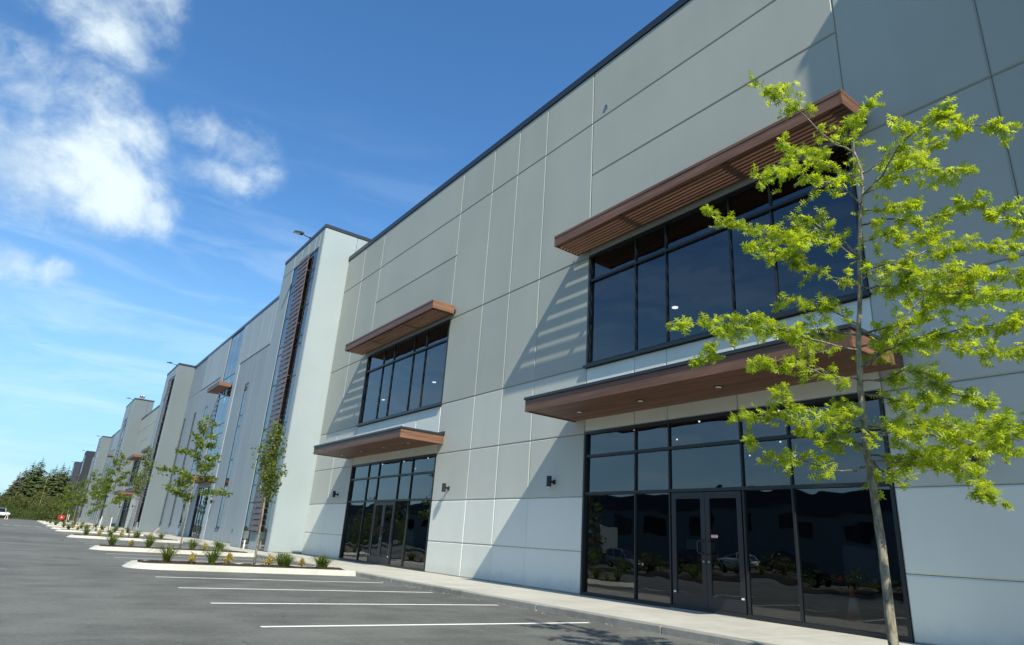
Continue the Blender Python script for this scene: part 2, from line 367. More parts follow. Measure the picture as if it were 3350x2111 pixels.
def island(y0, y1, x0=2.55, x1=WX-.002):
    lay = []
    for ins, z in ((-.05, -.02), (0, .125), (.02, .14), (.15, .142), (.17, .13), (.175, .06)):
        P = rrect(x0+ins, x1-max(ins, 0), y0+ins, y1-ins, .72-ins)
        if ins < 0: P = [(p-.13*max(0, 1-(p-x0)/.8), q) for p, q in P]
        lay.append([(p, q, z-(.02*max(0, 1-(p-x0)/.8) if z > 0 else 0)) for p, q in P])
    m = MB(); n = len(lay[0])
    for l in lay: m.v += l
    for j in range(len(lay)-1):
        for i in range(n): m.f.append((j*n+i, j*n+(i+1) % n, (j+1)*n+(i+1) % n, (j+1)*n+i))
    o = m.build('planting_island', MAT['island_kerb'], None, False, ((x0+x1)/2, (y0+y1)/2, 0)); struct(o)
    rnd = random.Random(int(y0*7)); P = rrect(x0+.17, x1-.17, y0+.17, y1-.17, .55)
    mm = MB(); nx, ny = 34, 9; X0, X1, Y0, Y1 = x0+.17, x1-.17, y0+.17, y1-.17
    for i in range(nx+1):
        for j in range(ny+1):
            u, v = i/nx, j/ny; px = X0+(X1-X0)*u
            sh = 1.0 if px > X0+.6 else math.sqrt(max(0.02, 1-((X0+.6-px)/.62)**2))*.5+.5 if px > X0+.02 else .5
            yc = (Y0+Y1)/2; mm.v.append((px, yc+(Y1-Y0)*(v-.5)*sh, .10+.065*math.sin(PI*v)+rnd.uniform(-.015, .015)))
    for i in range(nx):
        for j in range(ny): a = i*(ny+1)+j; mm.f.append((a, a+ny+1, a+ny+2, a+1))
    mm.build('mulch_bed', MAT['mulch'], o); return o
ISL = [(1.75, 3.55), (18.75, 20.55), (29.0, 30.8), (44.5, 46.3), (60.3, 62.0), (69.6, 71.3), (83.2, 84.9), (99, 100.7), (115, 116.7), (131, 132.7)]
for a, b in ISL: island(a, b)
def stripe(y, x0=2.64, x1=7.96, w=.052):
    o = MB().quad((x0, y-w, .004), (x1, y-w, .004), (x1, y+w, .004), (x0, y+w, .004)).build('parking_line', MAT['road_paint'], lot)
for y in (5.94, 8.53, 11.13, 13.71, 16.29, 21.6, 24.0, 26.5, 33.3, 35.9, 38.5, 41.2, 48.9, 51.5, 54.1, 56.9, 64.6, 67.2, 73.9, 76.5, 79.1, 87.5, 90.1, 92.7, 95.4): stripe(y)
for a in (-2.4, -1.72, -1.04, -.26, .53, 1.36, 2.14):
    MB().quad((a, 74.6, .004), (a+.5, 74.6, .004), (a+.5, 75.2, .004), (a, 75.2, .004)).build('crossing_dash', MAT['road_paint'], lot)
for a, b in (((-2.6, 92), (-2.9, 132)), ((-3.6, 92), (-4.2, 132))):
    MB().quad((a[0]-.06, a[1], .004), (a[0]+.06, a[1], .004), (b[0]+.06, b[1], .004), (b[0]-.06, b[1], .004)).build('lane_line', MAT['road_paint'], lot)
# ============================================================ BUILDING
FX, TX = 11.4, 9.78
bld = thing('warehouse_building', 'long pale grey concrete warehouse with wood canopies and louvered stair towers', 'building', (FX, 60, 0))
bld2 = thing('warehouse_block', 'charcoal grey building block at the far end, with two dark towers', 'building', (FX, 220, 0))
class Wall:                                   # collects the backing behind the panels of one stretch
    def __init__(s, b): s.m = MB(); s.b = b
    def end(s, mat): s.m.build('wall', mat, s.b)
def panel(w, X, y0, y1, z0, z1, mat, c=.028, gap=.004, name='panel'):
    a, b, p, q = y0+gap, y1-gap, z0+gap, z1-gap
    m = MB(); m.v = [(X, a+c, p+c), (X, b-c, p+c), (X, b-c, q-c), (X, a+c, q-c),
                     (X+c, a, p), (X+c, b, p), (X+c, b, q), (X+c, a, q), (X+.05, a, p), (X+.05, b, p), (X+.05, b, q), (X+.05, a, q)]
    m.f = [(0, 3, 2, 1)]+[(i, (i+1) % 4, 4+(i+1) % 4, 4+i) for i in range(4)]+[(4+i, 4+(i+1) % 4, 8+(i+1) % 4, 8+i) for i in range(4)]
    m.build(name, MAT[mat], w.b); w.m.box(X+.05, X+.26, y0, y1, z0, z1)
def spanel(w, Y, x0, x1, z0, z1, mat, c=.028, gap=.004):       # panel facing -Y (side of a tower)
    a, b, p, q = x0+gap, x1-gap, z0+gap, z1-gap
    m = MB(); m.v = [(a+c, Y, p+c), (b-c, Y, p+c), (b-c, Y, q-c), (a+c, Y, q-c),
                     (a, Y+c, p), (b, Y+c, p), (b, Y+c, q), (a, Y+c, q), (a, Y+.05, p), (b, Y+.05, p), (b, Y+.05, q), (a, Y+.05, q)]
    m.f = [(0, 1, 2, 3)]+[(i, 4+i, 4+(i+1) % 4, (i+1) % 4) for i in range(4)]+[(4+i, 8+i, 8+(i+1) % 4, 4+(i+1) % 4) for i in range(4)]
    m.build('panel', MAT[mat], w.b); w.m.box(x0+.02, x1, Y+.05, Y+.26, z0, z1)
def grid_window(b, X, ys, zs, fw=.056, deep=.14, rec=.075, skip=(), glassmat='glass', rim=.0, name='window', sub=()):
    """frame mesh with a pane in each cell; ys descending or ascending edges, zs ascending edges"""
    ys = sorted(ys); f = MB(); y0, y1, z0, z1 = ys[0], ys[-1], zs[0], zs[-1]
    f.box(X-rim, X+deep, y0, y0+fw, z0, z1); f.box(X-rim, X+deep, y1-fw, y1, z0, z1)
    f.box(X-rim, X+deep, y0+fw, y1-fw, z0, z0+fw*1.25); f.box(X-rim, X+deep, y0+fw, y1-fw, z1-fw*1.15, z1)
    for z in zs[1:-1]: f.box(X+.006, X+deep-.01, y0+fw, y1-fw, z-fw*.6, z+fw*.6)
    for y in ys[1:-1]:
        for (a, c) in zip(zs[:-1], zs[1:]):
            za = a+(fw*1.25 if a == z0 else fw*.6); zc = c-(fw*1.15 if c == z1 else fw*.6)
            f.box(X+.03, X+deep-.02, y-fw*.33, y+fw*.33, za, zc)
    w = f.build(name, MAT['frame'], b)
    for i, (a, c) in enumerate(zip(ys[:-1], ys[1:])):
        for j, (p, q) in enumerate(zip(zs[:-1], zs[1:])):
            if (i, j) in skip: continue
            MB().box(X+rec, X+rec+.012, a+.02, c-.02, p+.02, q-.02).build('pane', MAT[glassmat], w)
    return w
def door_leaf(b, X, y0, y1, z0, z1, hinge):
    st = .11; m = MB()
    m.box(X, X+.05, y0, y0+st, z0, z1); m.box(X, X+.05, y1-st, y1, z0, z1)
    m.box(X+.001, X+.049, y0+st, y1-st, z0, z0+.29); m.box(X+.001, X+.049, y0+st, y1-st, z1-.13, z1)
    d = m.build('door', MAT['frame_door'], b)
    MB().box(X+.02, X+.032, y0+st-.01, y1-st+.01, z0+.28, z1-.12).build('pane', MAT['glass'], d)
    hy = (y1-st*.55) if hinge == 'lo' else (y0+st*.55)      # handle stands on the meeting stile
    s = -1 if hinge == 'lo' else 1
    h = MB().tube([(X, hy, z0+1.09), (X-.05, hy+s*.0, z0+1.09), (X-.065, hy+s*.03, z0+1.095), (X-.065, hy+s*.085, z0+1.11), (X-.065, hy+s*.10, z0+1.14),
                   (X-.065, hy+s*.10, z0+1.30), (X-.065, hy+s*.085, z0+1.33), (X-.065, hy+s*.03, z0+1.345), (X-.05, hy, z0+1.35), (X, hy, z0+1.35)], .0125, 7)
    h.build('handle', MAT['black_metal'], d, True)
    MB().tube([(X-.012, hy, z0+.94), (X+.01, hy, z0+.94)], .022, 10).build('lock', MAT['steel'], d)
    MB().box(X-.004, X, (y0+.03 if hinge == 'lo' else y1-.09), (y0+.09 if hinge == 'lo' else y1-.03), z0+.30, z0+.335).build('door_tag', MAT['sticker_white'], d)
    return d
def slat_canopy(b, y0, y1, zt=9.57, x0=10.38, full=True):
    zb = zt-.32; m = MB()
    m.box(x0, x0+.045, y0+.046, y1-.046, zb, zt-.07); m.box(x0-.012, x0+.05, y0+.05, y1-.05, zt-.068, zt)
    c = m.build('slatted_canopy', MAT['wood'], b)
    for y in (y0, y1-.045):
        MB().box(x0-.002, FX-.10, y, y+.045, zb, zt-.07).build('end_board', MAT['wood_end'], c)
        MB().box(x0-.014, FX-.09, y-.004, y+.049, zt-.068, zt).build('end_cap', MAT['wood_end'], c)
    for i in range(7):
        x = x0+.125+i*.118; MB().box(x, x+.062, y0+.046, y1-.046, zb+.012, zb+.097).build('slat', MAT['wood_slat'], c)
    for t_ in (.31, .69):
        y = y0+(y1-y0)*t_
        MB().box(x0+.05, FX+.02, y-.05, y+.05, zb+.115, zb+.215).build('bracket', MAT['black_metal'], c)
    MB().box(FX-.095, FX-.003, y0+.046, y1-.046, zb+.09, zb+.21).build('ledger', MAT['black_metal'], c)
    return c
def roof_canopy(b, y0, y1, zb=4.36, x0=9.70, lights=(.13, .375, .625, .87), fascia='wood'):
    m = MB().box(x0, x0+.04, y0+.041, y1-.041, zb, zb+.30); c = m.build('entrance_canopy', MAT[fascia], b)
    for y in (y0, y1-.04): MB().box(x0-.002, FX-.003, y, y+.04, zb, zb+.30).build('end_board', MAT['wood_end'], c)
    MB().box(x0+.042, FX-.003, y0+.042, y1-.042, zb+.06, zb+.29).build('deck', MAT['black_metal'], c)
    n = 11; w = (FX-.006-(x0+.043))/n
    for i in range(n): MB().box(x0+.043+i*w+.002, x0+.043+(i+1)*w-.002, y0+.042, y1-.042, zb+.025+.0006*(i % 3), zb+.055).build('soffit_board', MAT['wood'], c)
    f = MB().box(x0-.035, FX-.003, y0-.03, y1+.03, zb+.302, zb+.335); f.box(x0-.03, FX-.10, y0-.025, y1+.025, zb+.336, zb+.37)
    f.box(FX-.06, FX-.003, y0-.05, y1+.05, zb+.336, zb+.44)
    f.build('flashing', MAT['coping'], c)
    for t in lights:
        y = y0+(y1-y0)*t; x = (x0+FX)/2+.03
        r = MB().tube([(x, y, zb+.026), (x, y, zb+.012)], .088, 18).build('downlight', MAT['black_metal'], c)
        MB().tube([(x, y, zb+.013), (x, y, zb+.007)], .062, 18).build('lens', MAT['lamp_lens'], r)
    return c
def room(b, y0, y1, z0, z1, depth, lights, lamp=.021):
    x0, x1 = FX+.30, FX+depth; m = MB()
    m.quad((x0, y0, z0), (x1, y0, z0), (x1, y1, z0), (x0, y1, z0)); m.quad((x0, y0, z1), (x0, y1, z1), (x1, y1, z1), (x1, y0, z1))
    m.quad((x1, y0, z0), (x1, y0, z1), (x1, y1, z1), (x1, y1, z0)); m.quad((x0, y0, z0), (x0, y0, z1), (x1, y0, z1), (x1, y0, z0)); m.quad((x0, y1, z0), (x1, y1, z0), (x1, y1, z1), (x0, y1, z1))
    o = m.build('room', MAT['interior'], b)
    for (x, y) in lights:
        MB().tube([(x, y, z1-.001), (x, y, z1-.03)], lamp, 14).build('ceiling_light', MAT['lamp_on'], o)
WM = [0, 1.75, 2.78, 4.65, 5.70, 7.52]         # mullions of the wide windows, from the far jamb
def wide_unit(b, w, yl, s, full, cols):
    """upper window, lower entrance and the canopies; yl = far jamb, s = scale along the wall"""
    Y = lambda u: yl-u*s
    ys = [Y(u) for u in WM]
    grid_window(b, FX+.01, ys, [5.87, 8.37, 9.16], rim=.02)
    MB().box(FX-.10, FX+.02, Y(7.56), Y(-.04), 5.80, 5.862).build('sill', MAT['frame'], b)
    ys2 = [Y(u) for u in WM]
    zz = [.11, 2.49, 3.43, 4.06]
    # door sits in the middle cell of the lowest row (sorted ascending: index 2)
    grid_window(b, FX+.01, ys2, zz, rim=.02, skip=((2, 0),), name='entrance_glazing')
    a, c = sorted((Y(2.78), Y(4.65))); mid = (a+c)/2
    door_leaf(b, FX+.045, a+.055, mid-.004, .125, 2.445, 'lo'); door_leaf(b, FX+.045, mid+.004, c-.055, .125, 2.445, 'hi')
    MB().box(FX-.02, FX+.16, a+.03, c-.03, .11, .123).build('threshold', MAT['steel'], b)
    for u0, u1 in zip(WM[:-1], WM[1:]):
        p, q = sorted((Y(u0), Y(u1))); panel(w, FX, p, q, 4.06, 5.80, cols[0])
    p, q = sorted((Y(0), Y(7.52)))
    panel(w, FX, p, q, 9.165, 11.85, cols[2]); panel(w, FX, p, q, 11.85, 13.73, cols[2]); panel(w, FX, p, q, 13.73, 15.68, cols[2])
    slat_canopy(b, Y(7.94), Y(-.37)); roof_canopy(b, Y(7.94), Y(-.40))
def bay_a(b, yl, yr, cols, full=True):
    """stretch with two wide entrances between two towers; yl = far end, yr = near end"""
    s = (yl-yr)/32.31; w = Wall(b); Y = lambda u: yl-u*s
    C_ = [0, 2.39, 4.72, None, 12.24, 14.5, 16.11, 17.72, 20.02, None, 27.54, 29.95, 32.31]
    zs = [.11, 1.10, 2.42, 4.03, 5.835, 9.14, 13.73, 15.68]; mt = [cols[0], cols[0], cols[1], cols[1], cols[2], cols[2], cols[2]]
    for a, c in zip(C_[:-1], C_[1:]):
        if a is None or c is None: continue
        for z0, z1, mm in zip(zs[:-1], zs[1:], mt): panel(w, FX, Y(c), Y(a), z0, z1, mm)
    wide_unit(b, w, Y(4.72), s, full, cols); wide_unit(b, w, Y(20.02), s, full, cols)
    w.end(MAT['interior_dark'])
    MB().box(FX-.035, FX+.30, yr, yl, 15.685, 15.93).build('coping', MAT['coping'], b)
    MB().box(FX+.27, FX+34, yr, yl, 15.2, 15.5).build('roof', MAT['paint_grey'], b)
def bay_b(b, yl, yr, cols):
    """stretch with a tall glazed strip in the middle and slot windows each side"""
    c = (yl+yr)/2; s = (yl-yr)/35.95; w = Wall(b); base, light = cols
    hw = (yl-yr)/2
    def pan(d0, d1, z0, z1, mat, X=FX+.035):
        for sg in (-1, 1):
            p, q = sorted((c+sg*d0*s, c+sg*d1*s)); panel(w, X, p, q, z0, z1, mat, .014)
    for (a, e) in ((3.27, 6.32), (7.50, 8.75), (8.75, 11.2), (12.35, 14.4), (14.4, 16.4)): pan(a, e, .11, 13.73, base)
    for (a, e) in ((6.32, 7.50), (11.2, 12.35), (16.4, 17.5)):
        pan(a, e, .11, 1.0, base); pan(a, e, 11.52, 13.73, base)
        for sg in (-1, 1):
            p, q = sorted((c+sg*a*s, c+sg*e*s))
            grid_window(b, FX+.045, [p, q], [1.0, 3.35, 3.9, 5.76, 8.22, 9.05, 11.52], fw=.085, deep=.12, rec=.022, name='slot_window')
            MB().box(FX-.03, FX+.08, p-.02, q+.02, .955, .999).build('sill', MAT['coping'], b)
    pan(17.5, 17.97, .11, 13.73, base)
    for (a, e) in ((3.27, 5.6), (5.6, 8.1), (8.1, 10.55), (10.55, 11.4)): pan(a, e, 13.73, 17.2, light, FX)
    pan(11.4, 17.97, 13.73, 17.2, base)
    pan(2.2, 3.27, .11, 17.2, light, FX)
    p, q = c-2.2*s, c+2.2*s
    grid_window(b, FX+.03, [p, c-.73*s, c+.73*s, q], [5.75, 8.24, 9.05, 11.5, 12.33, 13.2, 17.2], deep=.14, rec=.022, name='tall_window')
    MB().box(FX-.03, FX+.06, p, q, 5.66, 5.745).build('sill', MAT['coping'], b)
    for (y0, y1) in ((p, c), (c, q)): panel(w, FX+.035, y0, y1, 4.05, 5.66, light)
    grid_window(b, FX+.06, [p, c-.95*s, c+.95*s, q], [.11, 2.49, 4.05], deep=.14, name='entrance_glazing', skip=((1, 0),))
    door_leaf(b, FX+.10, c-.91*s, c-.004, .125, 2.445, 'lo'); door_leaf(b, FX+.10, c+.004, c+.91*s, .125, 2.445, 'hi')
    slat_canopy(b, p+.05, q-.05, 12.25); roof_canopy(b, p-.3, q+.3)
    w.m.box(FX+.6, FX+.8, p, q, .11, 17.2)
    w.end(MAT['interior_dark'])
    MB().box(FX-.03, FX+.30, yr, yl, 17.205, 17.44).build('coping', MAT['coping'], b)
    MB().box(FX+.27, FX+34, yr, yl, 16.7, 17.0).build('roof', MAT['paint_grey'], b)
TZ = [.11, 2.42, 3.34, 3.97, 5.76, 6.38, 8.86, 10.67, 11.13, 12.9, 14.5, 15.0, 16.2]
def tower(b, y0, y1, cols, top=17.24, win=None, wt=16.22, side=True, back=13.4, slats=True):
    """stair tower: y0 near face, y1 far face"""
    front, sidem = cols; w = Wall(b); k = (y1-y0)/7.05
    a, c = win or (y0+.62, y0+4.95)
    dz = top-17.24
    panel(w, TX, y0+.012, a, .11, top, front); panel(w, TX, c, y1, .11, wt+.03, front)
    e = [a, a+.7, a+1.85, a+2.95, c, y1]
    for p, q in zip(e[:-1], e[1:]): panel(w, TX, p, q, wt+.03, top, front)
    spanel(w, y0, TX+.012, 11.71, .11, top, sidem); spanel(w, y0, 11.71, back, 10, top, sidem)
    w.m.box(TX+.02, back, y1-.2, y1-.0, .11, top); w.m.box(back-.2, back, y0+.26, y1-.2, 10, top)
    w.m.box(TX+.02, back, y0+.02, y1-.01, top-.45, top-.25)
    w.m.box(TX+.55, TX+.7, a-.3, c+.3, .11, wt)
    w.end(MAT[sidem])
    l0, l1 = a+(c-a)*.29, a+(c-a)*.655
    zs = [z for z in TZ if z < wt-.3]+[wt]
    grid_window(b, TX+.02, [a, l0, l1, c], zs, fw=.05, deep=.12, rec=.022, name='stair_window', rim=.0, skip=((1, 0),))
    panel(w, TX+.0, l0, l1, .11, 1.0, front)
    t = MB().box(TX-.085, TX-.05, l0+.03, l0+.07, 1.0, wt); t.box(TX-.085, TX-.05, l1-.07, l1-.03, 1.0, wt)
    for zz in (2.9, 6.0, 9.0, 12.0, 15.2): t.box(TX-.05, TX+.02, l0+.035, l0+.065, zz, zz+.06); t.box(TX-.05, TX+.02, l1-.065, l1-.035, zz, zz+.06)
    lv = t.build('louver_screen', MAT['louver_edge'], b)
    n = int((wt-1.0)/.279); h = (wt-1.0)/n
    for i in range(n):
        z = 1.0+i*h
        MB().prism([(TX-.145, z+.020), (TX-.115, z+.014), (TX-.086, z+h-.020), (TX-.116, z+h-.014)], 'y', l0-.03, l1+.03).build('louver_slat', MAT['louver'], lv)
    cp = MB().box(TX-.03, TX+.28, y0-.03, y1+.03, top+.002, top+.20); cp.box(TX+.281, back+.03, y0-.03, y0+.27, top+.002, top+.20); cp.box(TX+.281, back+.03, y1-.27, y1+.03, top+.002, top+.20); cp.box(back-.25, back+.03, y0+.271, y1-.271, top+.002, top+.20)
    cp.build('coping', MAT['coping'], b)
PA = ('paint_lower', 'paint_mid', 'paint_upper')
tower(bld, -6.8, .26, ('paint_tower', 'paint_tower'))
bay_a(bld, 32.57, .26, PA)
tower(bld, 32.57, 39.62, ('paint_tower', 'paint_tower'))
bay_b(bld, 75.55, 39.62, ('paint_blue', 'paint_blue_light'))
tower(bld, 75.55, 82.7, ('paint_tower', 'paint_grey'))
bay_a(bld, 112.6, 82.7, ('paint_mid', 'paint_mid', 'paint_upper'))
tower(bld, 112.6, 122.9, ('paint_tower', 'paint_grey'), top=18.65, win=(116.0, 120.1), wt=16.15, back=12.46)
pb = MB().box(12.55, 13.5, 113.2, 121, 15.5, 17.0); pb.build('roof_housing', MAT['paint_grey'], bld)
MB().box(12.5, 13.55, 113.1, 121.1, 17.001, 17.2).build('roof_housing_coping', MAT['coping'], bld)
bay_b(bld, 158.1, 122.9, ('paint_blue', 'paint_blue_light'))
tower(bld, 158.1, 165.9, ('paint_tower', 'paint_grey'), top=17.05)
bay_a(bld, 198.4, 165.9, ('paint_mid', 'paint_mid', 'paint_upper'))
tower(bld2, 198.4, 205.3, ('paint_dark', 'paint_dark'), top=17.0)
bay_b(bld2, 242.9, 205.3, ('paint_dark', 'paint_dark2'))
tower(bld2, 242.9, 249.9, ('paint_dark2', 'paint_dark2'), top=17.0)
MB().box(FX+8, FX+34, -6.8, 198, .1, 14.9).build('warehouse_hall', MAT['paint_grey'], bld)
MB().box(FX+8, FX+34, 198.4, 250, .1, 14.9).build('warehouse_hall', MAT['paint_dark'], bld2)
# rooms behind the near windows, with lit ceiling fittings
r = random.Random(5)
for (ya, yb, LU) in ((4.4, 13.2, [(17.1, 14.2), (17.1, 7.2)]), (19.8, 28.4, [(17.0, 31.4), (17.2, 38.4), (17, 24.5)])):
    room(bld, ya, yb, .105, 4.25, 7.5, [(FX+1.2+1.7*i, ya+1.2+2.1*j) for i in range(4) for j in range(4) if (i+j) % 2 == 0 or i == 0])
    room(bld, ya-.2, yb+(6.3 if ya < 10 else 12), 5.5, 9.6, 7.5, LU, .11)
# round vent on the near wall
v = MB()
for i in range(16):
    a0, a1 = 2*PI*i/16, 2*PI*(i+1)/16
    for r0, r1, x0, x1 in ((.045, .075, FX-.03, FX-.03), (.075, .075, FX-.03, FX), (.045, .045, FX, FX-.03)):
        v.quad((x0, 11.96+r0*math.cos(a0), 14.02+r0*math.sin(a0)), (x0, 11.96+r0*math.cos(a1), 14.02+r0*math.sin(a1)), (x1, 11.96+r1*math.cos(a1), 14.02+r1*math.sin(a1)), (x1, 11.96+r1*math.cos(a0), 14.02+r1*math.sin(a0)))
v.build('vent_ring', MAT['steel'], bld)
# ---------------- wall lamps
def wall_lamp(y, label, X=FX, z=2.82):
    t = thing('wall_lamp', label, 'wall lamp', (X, y, z), 'black cylinder wall lamps beside the entrances')
    MB().tube([(X-.19, y, z-.14), (X-.19, y, z+.14)], .068, 16).build('lamp_shade', MAT['black_metal'], t, False)
    MB().tube([(X-.19, y, z-.139), (X-.19, y, z-.143)], .055, 16).build('lens', MAT['lamp_lens'], t)
    MB().box(X-.12, X-.02, y-.022, y+.022, z-.03, z+.03).build('arm', MAT['black_metal'], t)
    MB().cbox(X-.02, X, y-.055, y+.055, z-.06, z+.06, .006).build('back_plate', MAT['black_metal'], t)
wall_lamp(3.75, 'black cylinder wall lamp behind the leaves of the yellow-green oak')
wall_lamp(13.70, 'black cylinder wall lamp on the shaded wall, just past the first entrance')
wall_lamp(19.24, 'black cylinder wall lamp casting a long slanted shadow, before the second entrance')
wall_lamp(29.0, 'black cylinder wall lamp between the second entrance and the first stair tower')
wall_lamp(53.3, 'black wall lamp near the slot windows past the first stair tower', FX)
for i, y in enumerate((90.5, 96.8, 103.6, 110.4)): wall_lamp(y, 'black wall lamp on the grey stretch between the second and third towers', FX)
# ---------------- flood lights on the towers
def flood(y, z, label, X=TX):
    t = thing('flood_light', label, 'flood light', (X, y, z), 'flood lights on the tower tops')
    MB().tube([(X-.03, y, z-.02), (X-.28, y, z+.02), (X-.42, y, z+.06)], .028, 8).build('arm', MAT['black_metal'], t)
    h = MB(); h.prism([(X-1.02, z+.05), (X-.98, z+.10), (X-.62, z+.16), (X-.45, z+.12), (X-.45, z+.06), (X-.62, z+.04)], 'y', y-.15, y+.15)
    hd = h.build('lamp_head', MAT['black_metal'], t)
    MB().quad((X-.98, y-.12, z+.043), (X-.66, y-.12, z+.036), (X-.66, y+.12, z+.036), (X-.98, y+.12, z+.043)).build('lens', MAT['lamp_lens'], hd)
    MB().cbox(X-.05, X, y-.07, y+.07, z-.09, z+.05, .01).build('mount', MAT['black_metal'], t)
flood(35.1, 17.50, 'flood light on the first stair tower beside the near entrances')
flood(77.2, 17.52, 'flood light on the second stair tower'); flood(114.3, 18.8, 'flood light on the tallest tower, the one with the metal flue')
flood(160, 17.2, 'flood light on the last pale tower'); flood(200, 17.15, 'flood light on the first charcoal tower'); flood(244.6, 17.15, 'flood light on the last charcoal tower')
# metal flue on the tall tower
t = thing('roof_flue', 'shiny twin-drum metal flue on top of the tallest tower', 'flue', (11.0, 116, 18.4))
for dx in (-.16, .20):
    MB().tube([(11.0+dx, 116, 18.4), (11.0+dx, 116, 19.6)], .15, 14).build('pipe', MAT['steel'], t, True)
    MB().tube([(11.0+dx, 116, 19.62), (11.0+dx, 116, 19.66), (11.0+dx, 116, 19.95), (11.0+dx, 116, 20.0)], [.15, .2, .2, .1], 14).build('cap', MAT['steel'], t, True)
# keypad pedestal at the first stair tower door
t = thing('keypad_post', 'small grey intercom box on a white post by the stair tower door', 'intercom', (TX-.35, 35.45, WZ))
MB().tube([(TX-.35, 35.45, WZ), (TX-.35, 35.45, .62)], .035, 10).build('post', MAT['white_paint'], t)
MB().cbox(TX-.46, TX-.24, 35.34, 35.56, .62, .98, .015).build('housing', MAT['steel'], t)
MB().cbox(TX-.50, TX-.20, 35.30, 35.60, WZ, WZ+.02, .006).build('base_plate', MAT['kerb'], t)
# leaning board by the second tower
t = MB(); t.prism([(10.3, .11), (10.36, .11), (10.72, .62), (10.66, .62)], 'y', 69.6, 70.5)
tag(t.build('board', MAT['grey_block'], None, False, (10.5, 70, .11)), 'brown board leaning at the foot of the wall near the second tower', 'board')
# sticker on the near entrance door
t = MB().box(FX+.056, FX+.0595, 8.545, 8.70, 1.525, 1.60); st_ = t.build('door_sticker', MAT['sticker_red'], bld)
MB().box(FX+.0535, FX+.0555, 8.545, 8.70, 1.542, 1.584).build('sticker_band', MAT['sticker_white'], st_)
def text(body, size, loc, rot, mat, parent, name='lettering', ext=.0006, shear=0., bold=0.):
    c = bpy.data.curves.new(name, 'FONT'); c.body = body; c.size = size; c.extrude = ext; c.align_x = 'CENTER'; c.align_y = 'CENTER'; c.shear = shear; c.offset = bold
    o_ = bpy.data.objects.new(name, c); col.objects.link(o_)
    me = bpy.data.meshes.new_from_object(o_.evaluated_get(bpy.context.evaluated_depsgraph_get())); bpy.data.objects.remove(o_)
    o = bpy.data.objects.new(name, me); col.objects.link(o); off = WL.get(parent, Vector((0, 0, 0)))
    o.location = Vector(loc)-off; o.rotation_euler = rot; me.materials.clear(); me.materials.append(MAT[mat]); o.parent = parent; WL[o] = Vector(loc); return o
text('DORMA', .034, (FX+.0529, 8.6225, 1.563), (PI/2, 0, -PI/2), 'print_black', st_)
# traffic cone just inside the glass of the near entrance
t = thing('traffic_cone', 'orange traffic cone with white collar standing behind the near entrance glass', 'traffic cone', (FX+.5, 6.15, .105))
cx, cy = FX+.5, 6.15
MB().cbox(cx-.19, cx+.19, cy-.19, cy+.19, .106, .14, .03).build('base', MAT['orange'], t)
def cone_r(z): return .14-.115*(z-.14)/.7
for nm, a, b_, mt in (('lower_body', .14, .42, 'orange'), ('white_collar', .42, .64, 'white_paint'), ('tip', .64, .84, 'orange')):
    MB().tube([(cx, cy, a), (cx, cy, b_)], [cone_r(a), cone_r(b_)], 18).build(nm, MAT[mt], t, True)
# ============================================================ VEGETATION
def frame_of(d, rnd, up=Vector((0, 0, 1))):
    d = d.normalized(); s = d.cross(up)
    if s.length < .05: s = d.cross(Vector((1, 0, 0)))
    s.normalize(); n = s.cross(d); a = rnd.uniform(0, 2*PI)
    return d, math.cos(a)*s+math.sin(a)*n, -math.sin(a)*s+math.cos(a)*n
OAK = [(0, 0), (.035, .12), (.22, .10), (.36, .03), (.26, .19), (.07, .25), (.08, .34), (.34, .38), (.52, .32), (.40, .47), (.08, .48), (.08, .57), (.26, .68), (.42, .68), (.28, .78), (.07, .72), (.10, .88), (.03, .90), (0, 1.06)]
OAKF = [(x, y) for x, y in OAK]+[(-x, y) for x, y in OAK[-2:0:-1]]
OVAL = [(0, 0), (.2, .16), (.30, .42), (.22, .75), (0, 1.0), (-.22, .75), (-.30, .42), (-.2, .16)]
MAPLE3 = [(0, 0), (.18, .12), (.42, .3), (.2, .45), (.22, .8), (0, 1), (-.22, .8), (-.2, .45), (-.42, .3), (-.18, .12)]
def put_leaf(m, p, d, s, n, size, shape, curl=.18):
    m.poly([p+size*(y*d+x*s+curl*(abs(x)*1.2+y*y*.8-.35*y)*n*-1) for x, y in shape])
def leaf_mesh(name, shape, mat, curl=.18):
    m = MB(); put_leaf(m, Vector((0, 0, 0)), Vector((0, 1, 0)), Vector((1, 0, 0)), Vector((0, 0, 1)), 1.0, shape, curl)
    me = bpy.data.meshes.new(name); me.from_pydata(m.v, [], m.f); me.update(); me.materials.append(mat); return me
def sample(path, t):
    k = t*(len(path)-1); i = min(int(k), len(path)-2); return path[i].lerp(path[i+1], k-i), (path[i+1]-path[i]).normalized()
TRUNK = [[0.01,-0.03,1.15],[0.01,-0.02,1.5],[0.0,-0.01,1.77],[0.0,-0.01,2.21],[0.01,-0.01,2.55],[0.01,-0.03,2.85],[0.04,-0.08,3.32],[0.06,-0.12,3.77],[0.08,-0.16,4.12],[0.1,-0.21,4.42],[0.1,-0.21,4.62],[0.08,-0.18,4.83]]
